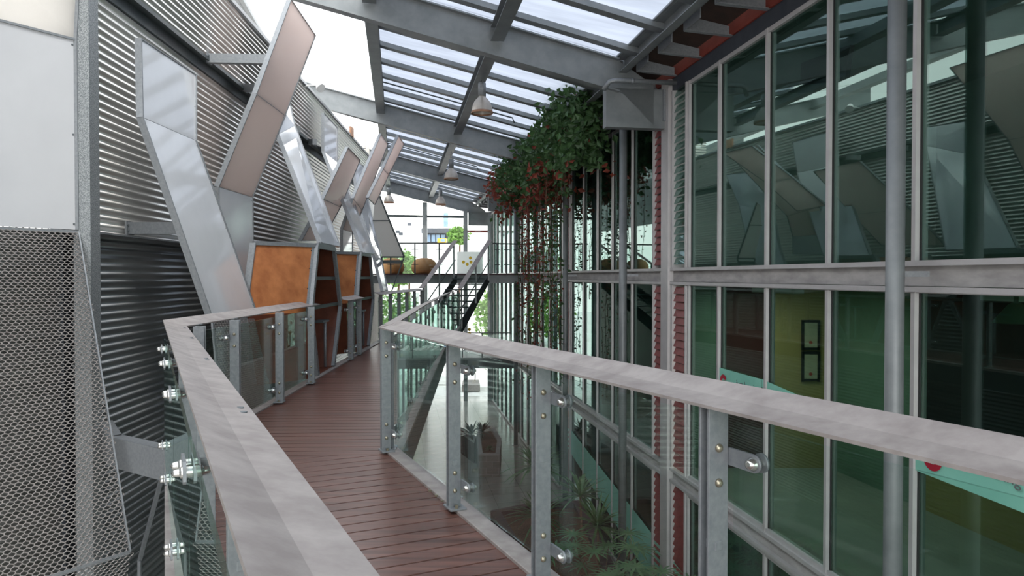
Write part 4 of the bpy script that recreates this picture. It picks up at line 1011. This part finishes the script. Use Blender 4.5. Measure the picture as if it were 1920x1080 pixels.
# frosted wave stripe and lettering on the middle storey glass
KS = 4.812
st1 = thing('glass_lettering', 'pale turquoise stripe with red round logo and grey lettering on the lower facade glass', 'sign', FP(1750, 880, KS))
fquad([(1343, 688), (1427, 711), (1520, 752), (1640, 790), (1700, 800), (1700, 790), (1700, 848), (1920, 965), (2100, 1060), (2100, 955), (1920, 905), (1720, 852)][:0] or [(1345, 688), (1427, 711), (1427, 752), (1345, 730)], KS-.03, frost, 'stripe', st1, .003)
fquad([(1712, 838), (1920, 905), (2150, 985), (2150, 1085), (1920, 962), (1712, 880)], KS-.03, frost, 'stripe', st1, .003)
fquad([(1428, 711), (1545, 762), (1700, 815), (1700, 845), (1545, 785), (1428, 726)], KS-.03, frost, 'stripe', st1, .003)
def logo(px, py, r):
    c = FP(px, py, KS-.04); b = MB(); x = -UF; up = V((0, 0, 1))
    pts = [c+x*r*math.cos(a)+up*r*math.sin(a) for a in [math.radians(d) for d in range(30, 361, 15)]]
    inn = [c+x*r*.5*math.cos(a)+up*r*.5*math.sin(a) for a in [math.radians(d) for d in range(30, 361, 15)]]
    for i in range(len(pts)-1): b.prism([pts[i], pts[i+1], inn[i+1], inn[i]], NF*.002)
    b.prism([c+x*r*.18*math.cos(a*math.pi/6)+up*r*.18*math.sin(a*math.pi/6) for a in range(12)], NF*.002)
    b.build('logo', redf, st1)
logo(1356, 716, .11); logo(1748, 858, .12)
def text(body, px, py, size, K, m, parent):
    cu = bpy.data.curves.new('txt', 'FONT'); cu.body = body; cu.size = size; cu.extrude = .001
    ob = bpy.data.objects.new('txt', cu); C.objects.link(ob)
    bpy.context.view_layer.update()
    me = bpy.data.meshes.new_from_object(ob.evaluated_get(bpy.context.evaluated_depsgraph_get()))
    bpy.data.objects.remove(ob); me.materials.clear(); me.materials.append(m)
    o = bpy.data.objects.new('lettering', me); C.objects.link(o); p = FP(px, py, K)
    M = Matrix(((-UF.x, 0, -NF.x, p.x), (-UF.y, 0, -NF.y, p.y), (0, 1, 0, p.z), (0, 0, 0, 1)))
    me.transform(M)
    if parent: o.parent = parent; o.location = -parent.location
    return o
text('just hearing', 1788, 871, .145, KS-.045, greyf, st1)
text('just hearing', 1380, 724, .14, KS-.045, greyf, st1)
# green and turquoise stripe on ground storey glass
for i, (pts, lab) in enumerate((([(1058, 790), (1280, 1075), (1320, 1180), (1240, 1120), (1058, 830)], 'turquoise stripe on the ground storey glass behind the palms'),)):
    tag(fquad(pts, KS-.03, frost, 'glass_stripe', None, .003), lab, 'film')
t = thing('window_sign', 'pale green sign with a telephone number behind the middle storey glass', 'sign', FP(1105, 650, 4.9))
fquad([(1092, 623), (1117, 626), (1117, 666), (1092, 664)], 4.85, whitef, 'board', t, .006)
text('1800', 1094, 638, .26, 4.84, palmg, t)
# wicker seats behind middle glass
for px, py, lab in ((1143, 640, 'brown wicker seat behind the middle storey glass, left one'), (1185, 640, 'brown wicker seat behind the middle storey glass, right one')):
    c = FP(px, py, 5.65); c.z = CZ-3.37; t = thing('wicker_armchair', lab, 'seat', c)
    b = MB(); b.lathe([(.3, .0), (.48, .15), (.52, .4), (.42, .62), (.3, .66), (.001, .6)], c, 28); b.build('woven_shell', wicker, t)
# dark steel posts behind far glass
# ================================================================ LIGHT, CAMERA
w = bpy.data.worlds.new('World'); bpy.context.scene.world = w; w.use_nodes = True; n = w.node_tree; n.nodes.clear()
out = n.nodes.new('ShaderNodeOutputWorld'); bg = n.nodes.new('ShaderNodeBackground'); bg.inputs['Strength'].default_value = 2.6
tc = n.nodes.new('ShaderNodeTexCoord'); sp = n.nodes.new('ShaderNodeSeparateXYZ'); cr = n.nodes.new('ShaderNodeValToRGB')
cr.color_ramp.elements[0].position = 0; cr.color_ramp.elements[0].color = (1, .98, .95, 1)
cr.color_ramp.elements[1].position = .6; cr.color_ramp.elements[1].color = (.90, .95, 1, 1)
n.links.new(tc.outputs['Generated'], sp.inputs[0]); n.links.new(sp.outputs[2], cr.inputs[0]); n.links.new(cr.outputs[0], bg.inputs[0]); n.links.new(bg.outputs[0], out.inputs[0])
sun = bpy.data.lights.new('sun', 'SUN'); sun.energy = 3.0; sun.angle = math.radians(12); sun.color = (1, .95, .88)
so = bpy.data.objects.new('sun', sun); C.objects.link(so); so.rotation_euler = V((-.35, .55, -1)).to_track_quat('-Z', 'Y').to_euler()
cd = bpy.data.cameras.new('camera'); cam = bpy.data.objects.new('camera', cd); C.objects.link(cam)
cam.location = (0, 0, CZ); cam.rotation_euler = (math.pi/2-TH, 0, 0); cd.sensor_width = 36; cd.lens = F*36/1920; cd.clip_start = .05; cd.clip_end = 400
sc = bpy.context.scene; sc.camera = cam
sc.view_settings.view_transform = 'Standard'; sc.view_settings.look = 'None'; sc.view_settings.gamma = 1; sc.view_settings.use_curve_mapping = False
sc.view_settings.exposure = 0.3
sc.cycles.max_bounces = 10; sc.cycles.transparent_max_bounces = 24
